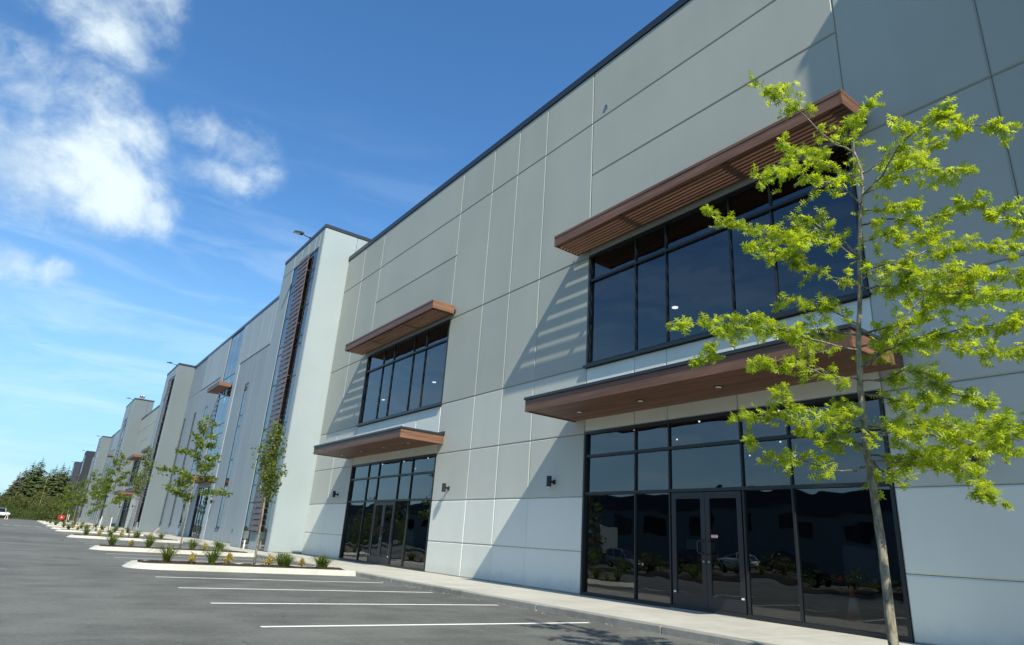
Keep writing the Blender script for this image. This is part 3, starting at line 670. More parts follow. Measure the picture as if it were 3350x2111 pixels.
BR=[
[[0.08,-0.18,4.83],[0.1,-0.17,5.0],[0.13,-0.19,5.21],[0.17,-0.22,5.34],[0.24,-0.34,5.43]],
[[0.08,-0.17,4.83],[-0.1,-0.02,4.98],[-0.27,0.11,5.27],[-0.41,0.17,5.37],[-0.55,0.23,5.46],[-0.68,0.28,5.5]],
[[0.09,-0.2,4.35],[0.27,-0.3,4.47],[0.45,-0.42,4.75],[0.62,-0.53,4.94],[0.79,-0.62,5.0]],
[[0.09,-0.19,4.34],[0.03,-0.42,4.42],[-0.03,-0.64,4.67],[-0.1,-0.83,4.66],[-0.18,-1.02,4.65],[-0.27,-1.18,4.42],[-0.34,-1.39,4.24]],
[[0.09,-0.2,4.46],[0.16,-0.03,4.7],[0.22,0.17,4.94],[0.24,0.45,5.21],[0.29,0.67,5.48]],
[[0.08,-0.17,4.25],[-0.1,-0.12,4.4],[-0.32,0.01,4.41],[-0.52,0.1,4.5],[-0.72,0.2,4.42],[-0.89,0.23,4.32]],
[[0.08,-0.16,4.04],[0.03,-0.33,4.02],[-0.01,-0.52,3.91],[-0.03,-0.73,3.82],[-0.08,-0.89,3.79],[-0.11,-1.09,3.77],[-0.15,-1.28,3.65],[-0.23,-1.36,3.46]],
[[0.06,-0.12,3.71],[0.06,0.08,3.99],[0.1,0.18,4.13],[0.14,0.32,4.27],[0.12,0.54,4.31],[0.12,0.75,4.31],[0.07,1.06,4.49],[0.05,1.3,4.63],[0.05,1.51,4.88]],
[[0.05,-0.12,3.68],[-0.17,-0.05,3.79],[-0.42,0.08,3.84],[-0.65,0.16,3.76],[-0.86,0.21,3.66],[-1.08,0.26,3.59]],
[[0.04,-0.09,3.43],[-0.12,0.04,3.47],[-0.28,0.18,3.59],[-0.43,0.29,3.69],[-0.6,0.44,3.74]],
[[0.05,-0.1,3.48],[0.24,-0.18,3.62],[0.46,-0.32,3.74],[0.67,-0.45,3.86],[0.87,-0.53,3.92],[1.08,-0.65,4.01],[1.29,-0.78,4.02],[1.52,-0.93,4.06]],
[[0.04,-0.09,3.41],[-0.04,-0.38,3.32],[-0.15,-0.62,3.18],[-0.26,-0.85,3.05],[-0.36,-1.12,2.96],[-0.5,-1.29,2.83]],
[[0.03,-0.06,2.96],[0.23,-0.3,3.05],[0.38,-0.46,3.3],[0.56,-0.66,3.43],[0.73,-0.85,3.53],[0.87,-0.96,3.56],[0.99,-1.05,3.5]],
[[0.01,-0.03,2.82],[-0.25,0.09,2.83],[-0.51,0.2,2.88],[-0.79,0.33,2.94],[-1.04,0.42,2.94],[-1.3,0.53,2.86],[-1.56,0.63,2.83]],
[[0.02,-0.05,3.06],[0.08,0.17,3.25],[0.11,0.43,3.43],[0.14,0.71,3.53]],
[[0.02,-0.04,2.96],[-0.04,0.21,3.06],[-0.11,0.5,3.11],[-0.23,0.89,3.15],[-0.32,1.22,3.11],[-0.33,1.39,2.94]],
[[0.01,-0.02,2.62],[0.31,-0.14,2.93],[0.6,-0.27,3.19],[0.88,-0.34,3.45],[1.14,-0.4,3.6]],
[[0.01,-0.03,2.66],[-0.06,-0.25,2.73],[-0.13,-0.45,2.77],[-0.2,-0.68,2.75],[-0.25,-0.93,2.73],[-0.31,-1.17,2.7],[-0.4,-1.34,2.68]],
[[0.02,-0.04,2.85],[0.26,-0.17,2.94],[0.54,-0.4,2.93],[0.82,-0.63,2.92],[1.08,-0.8,2.88],[1.32,-0.93,2.97]],
[[0.01,-0.01,2.55],[-0.16,0.04,2.54],[-0.35,0.12,2.55],[-0.55,0.24,2.61],[-0.72,0.3,2.62],[-0.91,0.37,2.57]],
[[0.01,-0.02,2.54],[0.01,-0.23,2.52],[-0.02,-0.37,2.56],[-0.06,-0.49,2.53],[-0.11,-0.6,2.42],[-0.14,-0.73,2.3],[-0.16,-0.89,2.25]],
[[0.01,-0.02,2.43],[0.17,-0.13,2.4],[0.34,-0.28,2.37],[0.49,-0.38,2.41],[0.66,-0.52,2.42],[0.84,-0.68,2.43]],
[[0.0,-0.01,2.19],[-0.21,0.06,2.15],[-0.43,0.12,2.14],[-0.63,0.14,2.21],[-0.87,0.26,2.29]],
[[0.0,-0.0,1.99],[-0.06,0.3,2.02],[-0.06,0.45,2.13],[-0.08,0.66,2.32],[-0.14,0.96,2.33],[-0.13,1.1,2.38]],
[[-0.0,0.0,1.82],[-0.09,0.05,1.77],[-0.21,0.18,1.76],[-0.34,0.32,1.81],[-0.46,0.43,1.83],[-0.57,0.55,1.88],[-0.7,0.67,1.98]],
[[0.0,-0.01,1.9],[-0.03,-0.23,1.85],[-0.05,-0.47,1.86],[-0.08,-0.69,1.89],[-0.13,-0.88,1.92],[-0.18,-1.06,1.96],[-0.25,-1.19,1.99]],
[[0.0,-0.01,1.87],[0.19,-0.03,1.78],[0.43,-0.16,1.85],[0.7,-0.34,1.94],[0.96,-0.51,2.02],[1.22,-0.68,2.06]],
[[0.0,-0.01,1.85],[-0.1,-0.26,1.82],[-0.18,-0.55,1.84],[-0.3,-0.75,1.75],[-0.45,-0.89,1.63],[-0.61,-1.01,1.52]],
[[0.0,-0.01,2.13],[0.33,-0.11,2.17],[0.67,-0.26,2.27],[1.0,-0.4,2.25],[1.35,-0.56,2.38]],
[[0.0,-0.0,2.09],[-0.17,-0.25,2.03],[-0.34,-0.51,2.0],[-0.49,-0.8,1.91],[-0.66,-1.06,1.92],[-0.85,-1.27,1.91]],
[[0.01,-0.01,2.37],[0.05,0.1,2.3],[0.1,0.2,2.32],[0.15,0.31,2.41]],
[[0.0,-0.01,1.93],[0.06,0.14,2.07],[0.12,0.3,2.11],[0.18,0.43,2.08]],
[[0.08,-0.17,4.18],[0.3,-0.24,4.25],[0.52,-0.33,4.34],[0.75,-0.42,4.45]],
[[0.07,-0.14,3.86],[0.34,-0.21,4.01],[0.64,-0.33,4.07],[0.94,-0.46,4.13]],
[[0.1,-0.21,4.58],[0.14,-0.38,4.64],[0.17,-0.53,4.7],[0.18,-0.64,4.53],[0.22,-0.78,4.4],[0.26,-0.97,4.33]],
[[0.05,-0.11,3.59],[-0.06,-0.34,3.51],[-0.16,-0.59,3.35],[-0.29,-0.79,3.21],[-0.39,-1.04,3.13]],
]

def near_oak():
    base = Vector((5.6, 2.65, .12)); rnd = random.Random(11)
    t = thing('oak_tree', 'slender young oak with bright yellow-green lobed leaves in front of the near entrance', 'tree', base)
    tp = [Vector((.02, -.03, -.08)), Vector((.015, -.03, .5))]+[Vector(p) for p in TRUNK]
    rad = [.046, .037, .033, .031, .029, .026, .024, .022, .019, .017, .015, .013, .011, .008]
    # smooth the trunk line and give it small swellings at the branch collars
    path, rr = [], []
    for i in range(len(tp)-1):
        for j in range(4):
            a = j/4; path.append(base+tp[i].lerp(tp[i+1], a)+Vector((rnd.uniform(-.004, .004), rnd.uniform(-.004, .004), 0))); rr.append((rad[i]*(1-a)+rad[i+1]*a)*(1+(.13 if (i > 3 and j == 1) else rnd.uniform(-.03, .03))))
    path.append(base+tp[-1]); rr.append(rad[-1])
    trunk = MB().tube(path, rr, 12).build('trunk', MAT['bark'], t, True)
    limbs = MB(); twigs = MB(); leaves = []
    for bi, b in enumerate(BR):
        P = [base+Vector(p) for p in b]; Ln = sum((P[i+1]-P[i]).length for i in range(len(P)-1)); r0 = .0045+.0055*min(1, Ln/1.6)
        fine = []
        for i in range(len(P)-1):
            for j in range(3): fine.append(P[i].lerp(P[i+1], j/3)+Vector((rnd.uniform(-.012, .012), rnd.uniform(-.012, .012), rnd.uniform(-.012, .012)))*(1 if i+j else 0))
        fine.append(P[-1]); limbs.tube(fine, [r0*(1-.85*i/(len(fine)-1)) for i in range(len(fine))], 6)
        nt_ = max(8, int(Ln/.024))
        for q in range(nt_):
            tt = .06+.94*(q+rnd.random())/nt_
            if tt < .30 and rnd.random() < .35: continue
            if math.sin(tt*Ln*9+bi*1.7) < -.86: continue
            p, d = sample(P, min(tt, .999))
            out_ = (d+Vector((rnd.gauss(0, .8), rnd.gauss(0, .8), rnd.gauss(.05, .45)))).normalized()
            ln = rnd.uniform(.05, .27)*(1.2-.62*tt)
            e = p+out_*ln+Vector((0, 0, -.02)); mid = p.lerp(e, .5)+Vector((0, 0, .012))
            twigs.tube([p, mid, e], [.0022, .0016, .001], 4, False)
            for k in range(rnd.randint(5, 8)):
                a = p.lerp(e, rnd.uniform(.3, 1.05)); ld = (out_*.6+Vector((rnd.gauss(.12, .55), rnd.gauss(-.18, .55), rnd.gauss(-.12, .5)))).normalized()
                leaves.append((a, ld, rnd.uniform(.05, .095)))
    limbs.build('limbs', MAT['bark_twig'], t, True); stuff(twigs.build('twigs', MAT['bark_twig'], t))
    cam_p = Vector((0, 0, 1.1)); leaves.sort(key=lambda l: -l[2]/(l[0]-cam_p).length)
    shapes = [leaf_mesh('leaf', OAKF, MAT['leaf_oak'], c) for c in (.10, .22, .34)]
    rest = MB(); rust = Vector((6.2, 2.02, 3.55))
    for i, (p, d, s) in enumerate(leaves):
        stem = .25*s; up = Vector((rnd.gauss(0, .5), rnd.gauss(0, .5), 1)); f, sd_, n = frame_of(d, rnd, up)
        sd_ = d.cross(up).normalized(); n = sd_.cross(d); w = rnd.gauss(0, .55); sd2 = math.cos(w)*sd_+math.sin(w)*n; n2 = -math.sin(w)*sd_+math.cos(w)*n
        if i < 290:
            o = bpy.data.objects.new('leaf', shapes[i % 3]); col.objects.link(o); o.parent = t
            M = Matrix(((sd2.x, d.x, n2.x), (sd2.y, d.y, n2.y), (sd2.z, d.z, n2.z))).to_4x4()
            o.matrix_local = Matrix.Translation(p-base) @ M @ Matrix.Scale(s, 4)
        else: put_leaf(rest, p, d, sd2, n2, s, OAKF, rnd.uniform(.08, .36))
    stuff(rest.build('foliage', MAT['leaf_oak'], t))
    ru = MB()
    for i in range(16):
        d = Vector((rnd.gauss(0, .6), rnd.gauss(0, .6), rnd.gauss(-.2, .5))).normalized(); f, a, n = frame_of(d, rnd)
        put_leaf(ru, rust+Vector((rnd.gauss(0, .05), rnd.gauss(0, .05), rnd.gauss(0, .06))), d, a, n, .10, OAKF)
    ru.build('withered_leaves', MAT['leaf_rust'], t)
near_oak()
def gen_tree(name, kind, seed, h, mats, group=None):
    """unplaced prototype at the origin; kind 'oak' spreads in tiers, 'column' is narrow and upright"""
    rnd = random.Random(seed); t = thing(name, 'x', 'tree', (0, 0, 0), group)
    tp = []; x = y = 0
    for i in range(9):
        tp.append(Vector((x, y, -.1+(h+.1)*i/8))); x += rnd.uniform(-.03, .03); y += rnd.uniform(-.03, .03)
    MB().tube(tp, [.034*(1-i/8)**.8+.005 for i in range(9)], 8).build('trunk', MAT['bark'], t, True)
    limbs = MB(); lv = MB()
    n = 20 if kind == 'oak' else 26
    for i in range(n):
        u = (i+.5)/n; z = h*((.32 if kind == 'oak' else .36)+.64*u); p, _ = sample(tp, min(.999, (z+.1)/(h+.1)))
        az = i*2.4+rnd.uniform(-.4, .4)
        if kind == 'oak': ln = (1.55*(1-u)**.75+.22)*rnd.uniform(.65, 1.15); el = rnd.uniform(-.05, .35)+.5*u*u
        else: ln = (1.35*(1-u)**.9+.30)*rnd.uniform(.55, 1.1); el = rnd.uniform(1.08, 1.38); 
        if kind != 'oak' and i in (3, 7): el = .75
        d = Vector((math.cos(az)*math.cos(el), math.sin(az)*math.cos(el), math.sin(el))); P = [p]
        for j in range(5): d = (d+Vector((rnd.gauss(0, .13), rnd.gauss(0, .13), rnd.gauss(-.03 if kind == 'oak' else .06, .1)))).normalized(); P.append(P[-1]+d*ln/5)
        limbs.tube(P, [.010*(1-.8*j/5) for j in range(6)], 5)
        nl = int(ln*(110 if kind == 'oak' else 75))
        for k in range(nl):
            q, dd = sample(P, rnd.uniform(.22, .999)); q = q+Vector((rnd.gauss(0, .095), rnd.gauss(0, .095), rnd.gauss(0, .08)))
            ld = (dd*.5+Vector((rnd.gauss(0, .6), rnd.gauss(0, .6), rnd.gauss(-.1, .5)))).normalized(); f, a, nn = frame_of(ld, rnd)
            put_leaf(lv, q, f, a, nn, rnd.uniform(.10, .16) if kind == 'oak' else rnd.uniform(.07, .115), MAPLE3 if kind == 'oak' else OVAL)
    limbs.build('limbs', MAT['bark_twig'], t, True); stuff(lv.build('foliage', MAT[mats], t)); return t
PO = [gen_tree('oak_tree', 'oak', 21, 6.4, 'leaf_tree'), gen_tree('oak_tree', 'oak', 22, 6.0, 'leaf_tree')]
PC = [gen_tree('columnar_tree', 'column', 31, 4.5, 'leaf_column'), gen_tree('columnar_tree', 'column', 32, 5.2, 'leaf_column')]
def place(proto, used, x, y, rz, sc, label, z=.10):
    o = proto if proto not in used else copy_tree(proto)
    used.add(proto); o.location = (x, y, z); o.rotation_euler.z = rz; o.scale = (sc, sc, sc); o['label'] = label; return o
used = set()
place(PC[0], used, 5.6, 19.65, .3, .86, 'narrow upright young tree on the planting island before the first stair tower')
place(PO[0], used, 5.5, 29.9, 1.0, .87, 'spreading young tree on the planting island in front of the first stair tower windows')
place(PC[1], used, 5.45, 45.4, .8, 1.0, 'narrow upright young tree on the third planting island along the walkway')
place(PO[1], used, 5.5, 61.1, 2.1, 1.05, 'spreading young tree with pale propped trunk on the fourth planting island along the walkway')
place(PC[0], used, 5.5, 70.4, 2.2, 1.15, 'narrow upright young tree on the fifth planting island along the walkway')
place(PO[0], used, 5.5, 84.0, 3.2, .95, 'spreading young tree on the sixth planting island along the walkway')
place(PC[1], used, 5.5, 99.8, 1.2, 1.1, 'narrow upright young tree on the seventh planting island along the walkway')
place(PO[1], used, 5.5, 115.8, .2, 1.0, 'spreading young tree on the eighth planting island along the walkway')
place(PO[0], used, 5.5, 131.8, 4.2, 1.0, 'spreading young tree on the last planting island along the walkway')
# two white stakes by the fourth island tree
for dx in (-.35, .4):
    t = thing('tree_stake', 'white stake beside the propped young tree on the fourth planting island', 'stake', (5.5+dx, 60.9, .1), 'white stakes by the propped tree')
    MB().tube([(5.5+dx, 60.9, .0), (5.5+dx*.9, 60.9, 1.25)], .03, 8).build('stake', MAT['white_paint'], t)
    MB().tube([(5.5+dx*.9, 60.9, 1.15), (5.5+dx*.3, 60.95, 1.42)], .012, 6).build('tie', MAT['black_metal'], t)
def gen_grass(seed, h=.50, n=105):
    rnd = random.Random(seed); t = thing('grass_clump', 'x', 'grass clump'); m = MB()
    for i in range(n):
        a = rnd.uniform(0, 2*PI); lean = rnd.uniform(.1, 1.7); hh = h*rnd.uniform(.6, 1.15); w = rnd.uniform(.005, .010)
        o = Vector((rnd.gauss(0, .045), rnd.gauss(0, .045), 0)); dx = Vector((math.cos(a), math.sin(a), 0)); sd_ = Vector((-math.sin(a), math.cos(a), 0))
        pts = [o, o+dx*hh*.22*lean+Vector((0, 0, hh*.45)), o+dx*hh*.52*lean+Vector((0, 0, hh*.82)), o+dx*hh*.9*lean+Vector((0, 0, hh*(1.02-.38*lean)))]
        ws = [w, w*1.2, w*.8, .001]; b = len(m.v)
        for p, q in zip(pts, ws): m.v += [tuple(p-sd_*q), tuple(p+sd_*q)]
        for j in range(3): m.f.append((b+2*j, b+2*j+1, b+2*j+3, b+2*j+2))
    stuff(m.build('blades', MAT['blade'], t)); MB().tube([(0, 0, -.05), (0, 0, .04)], [.09, .05], 8).build('crown', MAT['soil'], t); return t
def gen_gold(seed, h=.34):
    rnd = random.Random(seed); t = thing('golden_shrub', 'x', 'shrub'); m = MB(); s = MB(); pk = MB()
    for i in range(26):
        a = rnd.uniform(0, 2*PI); r = rnd.uniform(0, .20); e = Vector((r*math.cos(a), r*math.sin(a), h*(1-.9*(r/.24)**2)*rnd.uniform(.75, 1.1)))
        b = e*.25; b.z = 0; s.tube([b, b.lerp(e, .5)+Vector((0, 0, .02)), e], [.005, .004, .002], 4, False)
        for k in range(15):
            p = b.lerp(e, rnd.uniform(.35, 1.03))+Vector((rnd.gauss(0, .02), rnd.gauss(0, .02), rnd.gauss(0, .015))); f, q, n = frame_of(Vector((rnd.gauss(0, .7), rnd.gauss(0, .7), rnd.gauss(.35, .5))), rnd)
            put_leaf(pk if rnd.random() < .13 and p.z > h*.55 else m, p, f, q, n, rnd.uniform(.035, .062), OVAL)
    s.build('stems', MAT['bark_twig'], t); stuff(m.build('foliage', MAT['leaf_gold'], t)); stuff(pk.build('pink_tips', MAT['leaf_pink'], t)); return t
GR = [gen_grass(s) for s in (1, 2, 3)]; GO = [gen_gold(s) for s in (4, 5)]
ORD = ['by the near entrance', 'before the first stair tower', 'in front of the first stair tower windows', 'third along the walkway', 'fourth along the walkway', 'fifth along the walkway', 'sixth along the walkway', 'seventh along the walkway', 'eighth along the walkway', 'last along the walkway']
rnd = random.Random(77)
def plants(i, y, tuft, gold):
    for kind, xs in (('t', tuft), ('g', gold)):
        for x in xs:
            pr_ = rnd.choice(GR if kind == 't' else GO)
            lb = ('spiky green grass clump on the planting island ' if kind == 't' else 'low golden-leaved shrub on the planting island ')+ORD[i]
            o = place(pr_, used, x, y+rnd.uniform(-.12, .12), rnd.uniform(0, 6), rnd.uniform(.72, .98), lb, .14)
            o['group'] = ('grass clumps' if kind == 't' else 'golden shrubs')+' on the island '+ORD[i]
plants(1, 19.45, (3.32, 4.41, 6.25, 6.40, 7.41, 7.52), (3.91, 4.85, 5.90, 6.88))
plants(2, 29.9, (3.1, 4.35, 5.95, 6.95, 7.05), (3.74, 6.42))
plants(3, 45.4, (3.3, 4.5, 5.9, 7.2), (3.95, 5.1, 5.75, 6.6))
plants(4, 61.1, (3.2, 4.4, 6.3, 7.2), (3.8, 5.0, 6.8))
plants(5, 70.4, (3.3, 4.6, 6.2, 7.3), (4.0, 5.0, 6.8))
plants(6, 84.0, (3.2, 4.8, 6.8), (4.0, 6.0)); plants(7, 99.8, (3.2, 4.6, 6.6), (4.0, 6.1)); plants(8, 115.8, (3.3, 4.7, 6.7), (4.1,)); plants(9, 131.8, (3.3, 5.0, 6.6), ())
# ============================================================ FAR WOOD, hedge and oddments
def conifer(seed, h, mat):
    rnd = random.Random(seed); t = thing('conifer_tree', 'x', 'tree', (0, 0, 0), 'tall conifers beyond the end of the road')
    MB().tube([(0, 0, -.5), (0, 0, h*.5), (0, 0, h)], [h*.016, h*.010, .03], 7).build('trunk', MAT['bark_dark'], t)
    m = MB(); tiers = 34
    for i in range(tiers):
        u = i/(tiers-1); z = h*(.06+.93*u); R = h*.33*(1-u)**.8*(1+.22*math.sin(i*1.7+seed))+.18
        nb = max(5, int(13*(1-u)+5))
        for k in range(nb):
            a = 2*PI*(k+rnd.random()*.7)/nb+i; r = R*rnd.uniform(.6, 1.15); dr = rnd.uniform(.05, .28); c, s = math.cos(a), math.sin(a)
            for q in range(4):
                f0 = q/4; p0 = Vector((c*r*f0, s*r*f0, z-dr*r*f0*f0*1.3)); f1 = (q+1.25)/4; p1 = Vector((c*r*f1, s*r*f1, z-dr*r*f1*f1*1.3-.05*rnd.random()))
                w = r*(.42-.22*f0)*rnd.uniform(.7, 1.2); sd_ = Vector((-s, c, 0)); sag = Vector((0, 0, -w*rnd.uniform(.3, .7)))
                m.poly([p0, p1+sag*.3, p0.lerp(p1, .45)+sd_*w+sag]); m.poly([p0, p0.lerp(p1, .45)-sd_*w+sag, p1+sag*.3])
    stuff(m.build('crown', MAT[mat], t)); return t
def bushy(seed, h, wd, mat, n=1500, ls=.32, name='broadleaf_tree'):
    rnd = random.Random(seed); t = thing(name, 'x', 'tree', (0, 0, 0)); m = MB(); st = MB()
    blobs = [(Vector((rnd.gauss(0, wd*.28), rnd.gauss(0, wd*.28), h*rnd.uniform(.22, .82))), rnd.uniform(.20, .36)*wd) for _ in range(11)]
    st.tube([(0, 0, -.3), (0, 0, h*.55)], [.16, .06], 7)
    for c, r in blobs: st.tube([(0, 0, h*.2), c*.6+Vector((0, 0, h*.1)), c], [.06, .04, .015], 5)
    for i in range(n):
        c, r = rnd.choice(blobs); d = Vector((rnd.gauss(0, 1), rnd.gauss(0, 1), rnd.gauss(0, 1))).normalized(); p = c+d*r*rnd.uniform(.55, 1.08)
        if p.z < .05: p.z = rnd.uniform(.05, .5)
        f, a, nn = frame_of(d+Vector((rnd.gauss(0, .6), rnd.gauss(0, .6), rnd.gauss(-.2, .6))), rnd); put_leaf(m, p, f, a, nn, ls*rnd.uniform(.6, 1.3), OVAL)
    st.build('trunk', MAT['bark_dark'], t); stuff(m.build('crown', MAT[mat], t)); return t
CON = [conifer(s, h, mt) for s, h, mt in ((1, 30, 'needle'), (2, 27, 'needle'), (3, 25, 'needle_brown'))]
rw = random.Random(3)
for i, (x, y, k, sc) in enumerate([(-2.8, 232, 2, 0.5), (-1.8, 240, 2, 0.57), (-3.5, 225, 0, 0.3), (-0.3, 238, 0, 0.54), (1.5, 236, 1, 0.64), (0.8, 246, 0, 0.53), (4.2, 240, 0, 0.48), (5.2, 232, 1, 0.57), (6.9, 236, 0, 0.55), (8.7, 244, 1, 0.6), (10.3, 250, 0, 0.49), (-4.2, 232, 1, 0.3), (-0.5, 222, 1, 0.42), (3.2, 224, 0, 0.42), (6.5, 222, 1, 0.48), (-9.1, 260, 0, 0.3), (-7.9, 300, 1, 0.3), (12.3, 262, 0, 0.51), (14.2, 270, 1, 0.64)]):
    o = place(CON[k], used, x, y, rw.uniform(0, 6), sc, 'tall dark green conifer beyond the end of the road' if k < 2 else 'tall conifer with browning needles beyond the end of the road', -.1); o.scale.z = sc
BU = [bushy(41, 7, 5.4, 'leaf_bush', 1900), bushy(42, 6, 5.0, 'leaf_olive', 1700), bushy(43, 4, 4.4, 'leaf_bush', 1300, .26)]
for i, (x, y, k, sc) in enumerate([(-3.4, 165, 1, 0.64), (-2.4, 172, 1, 0.83), (-2.1, 158, 0, 0.45), (-0.7, 165, 0, 0.57), (0.2, 170, 1, 0.82), (1.4, 158, 0, 0.5), (2.7, 165, 0, 0.65), (3.9, 172, 1, 0.95), (4.4, 160, 1, 0.68), (5.7, 166, 0, 0.74), (-3.1, 154, 2, 0.45), (-0.9, 153, 2, 0.45), (0.9, 153, 2, 0.45), (2.7, 154, 2, 0.48), (3.9, 154, 2, 0.56), (5.3, 156, 2, 0.67), (6.9, 170, 0, 0.57), (-4.7, 168, 0, 0.46), (8.2, 180, 2, 0.89), (-6.4, 170, 1, 0.45)]):
    o = place(BU[k], used, x, y, rw.uniform(0, 6), sc, ['dark green bushy tree at the end of the road', 'olive green bushy tree at the end of the road', 'low round green bush at the end of the road'][k], -.1)
    o['group'] = ['dark bushy trees', 'olive bushy trees', 'low bushes'][k]+' at the end of the road'
# stepped block wall on the slope behind the bushes
t = thing('block_wall', 'stepped wall of pinkish stone blocks on the slope beside the far towers', 'wall', (10, 262, 0)); rb = random.Random(9)
MB().box(3.2, 22, 264.5, 266, -.2, 7.0).build('backing', MAT['soil'], t)
for i in range(13):
    for j in range(8):
        x = 3.4+i*1.4; zt = 2.0+i*.62
        if j*1.15 > zt: continue
        MB().cbox(x+.03, x+1.36, 262.4+.18*j+rb.uniform(-.08, .08), 264.4, j*1.15, j*1.15+1.10, .06).build('block', MAT['grey_block'], t)
# slim pale tree among the conifers, modelled as a bare straight stem
t = thing('thin_tree', 'thin pale yellow bare tree rising among the far trees', 'tree_stem', (2.55, 158, 0))
MB().tube([(2.55, 158, -.1), (2.6, 158, 7.3)], [.05, .025], 7).build('tree_stem', MAT['leaf_gold'], t); MB().tube([(2.6, 158, 7.3), (2.62, 158, 7.9)], .03, 7).build('top', MAT['leaf_gold'], t)
# ---- vehicles
def wheel(t, x, y, r, side):
    s = -1 if side < 0 else 1; w = .11
    ty = MB().tube([(x-w*.95, y, r), (x-w, y, r), (x+w, y, r), (x+w*.95, y, r)], [r*.86, r, r, r*.86], 20).build('wheel', MAT['tyre'], t)
    MB().tube([(x+s*w*.6, y, r), (x+s*w*1.08, y, r)], [r*.64, r*.6], 14).build('rim', MAT['rim'], ty)
def car(loc, paint_, style, label, rz=0, group=None, name='parked_car'):
    """built nose to +Y, then turned; body lofted from cross-sections"""
    if style == 'suv': prof = [(-2.2, .55, .92), (-2.12, .45, 1.02), (-1.5, .40, 1.05), (0, .38, 1.04), (.9, .38, 1.02), (1.9, .42, .93), (2.2, .5, .72)]; roof = [(-2.05, 1.02), (-1.80, 1.62), (-.9, 1.72), (.2, 1.68), (.95, 1.02)]
    elif style == 'van': prof = [(-2.6, .5, 1.1), (-2.55, .42, 1.2), (0, .38, 1.2), (1.6, .38, 1.15), (2.3, .42, 1.0), (2.55, .5, .8)]; roof = [(-2.55, 1.2), (-2.5, 2.25), (-1, 2.35), (1.0, 2.28), (1.75, 1.15)]
    elif style == 'pickup': prof = [(-2.7, .6, 1.05), (-2.65, .5, 1.1), (-.9, .45, 1.1), (.3, .42, 1.1), (1.2, .42, 1.08), (2.3, .45, 1.02), (2.6, .5, .8)]; roof = [(-.85, 1.1), (-.7, 1.72), (0, 1.80), (.6, 1.74), (1.3, 1.08)]
    else: prof = [(-2.25, .5, .82), (-2.2, .42, .92), (-1.3, .36, .95), (0, .34, .93), (.9, .34, .90), (1.9, .38, .78), (2.2, .46, .62)]; roof = [(-1.75, .92), (-1.05, 1.36), (-.3, 1.44), (.35, 1.38), (1.15, .90)]
    t = thing(name, label, 'van' if style == 'van' else 'car', (0, 0, 0), group); hw = .92 if style != 'van' else 1.0
    m = MB()
    for (y, zb, zt) in prof:
        k = .90 if abs(y) > 2.1 else 1.0; w = hw*k
        m.v += [(-w*.93, y, zb), (-w, y, zb+.12), (-w, y, (zb+zt)/2), (-w*.97, y, zt-.06), (-w*.86, y, zt), (w*.86, y, zt), (w*.97, y, zt-.06), (w, y, (zb+zt)/2), (w, y, zb+.12), (w*.93, y, zb)]
    for i in range(len(prof)-1):
        for j in range(10): m.f.append((i*10+j, i*10+(j+1) % 10, (i+1)*10+(j+1) % 10, (i+1)*10+j))
    m.f.append(tuple(range(9, -1, -1))); m.f.append(tuple((len(prof)-1)*10+j for j in range(10)))
    body = m.build('body', MAT[paint_], t, True)
    c = MB(); n = len(roof)
    for i, (y, z) in enumerate(roof):
        e = i in (0, n-1); w = hw*(.86 if e else .70); c.v += [(-w, y, z-(.02 if e else 0)), (w, y, z-(.02 if e else 0)), (-hw*.86, y, roof[0][1]-.03), (hw*.86, y, roof[0][1]-.03)]
    for i in range(n-1): a, b = i*4, i*4+4; c.f += [(a, a+1, b+1, b), (a+2, a, b, b+2), (a+1, a+3, b+3, b+1)]
    cab = c.build('cabin', MAT['car_glass'], t)
    rf = MB(); rr = [q for q in roof[1:-1]]
    for i, (y, z) in enumerate(rr): rf.v += [(-hw*.715, y, z+.012), (hw*.715, y, z+.012), (hw*.73, y, z-.06), (-hw*.73, y, z-.06)]
    for i in range(len(rr)-1):
        a, b = i*4, i*4+4; rf.f += [(a, a+1, b+1, b), (a+1, a+2, b+2, b+1), (a+3, a, b, b+3)]
    rf.build('roof', MAT[paint_], t, True)
    for i in range(n-1 if style != 'sedan' else n-1):
        for s in (-1, 1):
            y, z = roof[i]; w = hw*(.865 if i == 0 else .71); MB().tube([(s*hw*.865, y if i == 0 else y-.02, roof[0][1]-.02), (s*w*1.005, y, z)] if i else [(s*w, roof[0][0], roof[0][1]-.02), (s*hw*.712, roof[1][0], roof[1][1])], .03, 5).build('pillar', MAT[paint_], t)
    for s in (-1, 1): MB().tube([(s*hw*.87, roof[-1][0], roof[-1][1]-.02), (s*hw*.712, roof[-2][0], roof[-2][1])], .03, 5).build('pillar', MAT[paint_], t)
    r = .36 if style in ('pickup', 'van') else .33
    for y in (-1.38, 1.38):
        for s in (-1, 1): wheel(t, s*(hw-.07), y, r, s)
    for s in (-1, 1):
        zb = prof[-1][2]; MB().cbox(s*.62-.18, s*.62+.18, prof[-1][0]-.06, prof[-1][0]+.015, zb-.16, zb-.02, .01).build('headlight', MAT['light_clear'], t)
        zb = prof[0][2]; MB().cbox(s*.70-.12, s*.70+.12, prof[0][0]-.012, prof[0][0]+.06, zb-.2, zb-.02, .01).build('tail_light', MAT['light_red'], t)
    t.location = loc; t.rotation_euler.z = rz; return t
car((-2.95, 151, 0), 'car_white', 'suv', 'white car parked facing this way at the far end of the road', PI, None)
t = thing('barricade', 'white folding barricade with an orange foot beside the white car at the road end', 'barricade', (-1.62, 132, 0))
for dy in (-.25, .25): MB().tube([(-1.8, 132+dy, 0), (-1.62, 132, 1.15)], .03, 6).build('leg', MAT['white_paint'], t); MB().tube([(-1.4, 132+dy, 0), (-1.62, 132, 1.15)], .03, 6).build('leg', MAT['white_paint'], t)
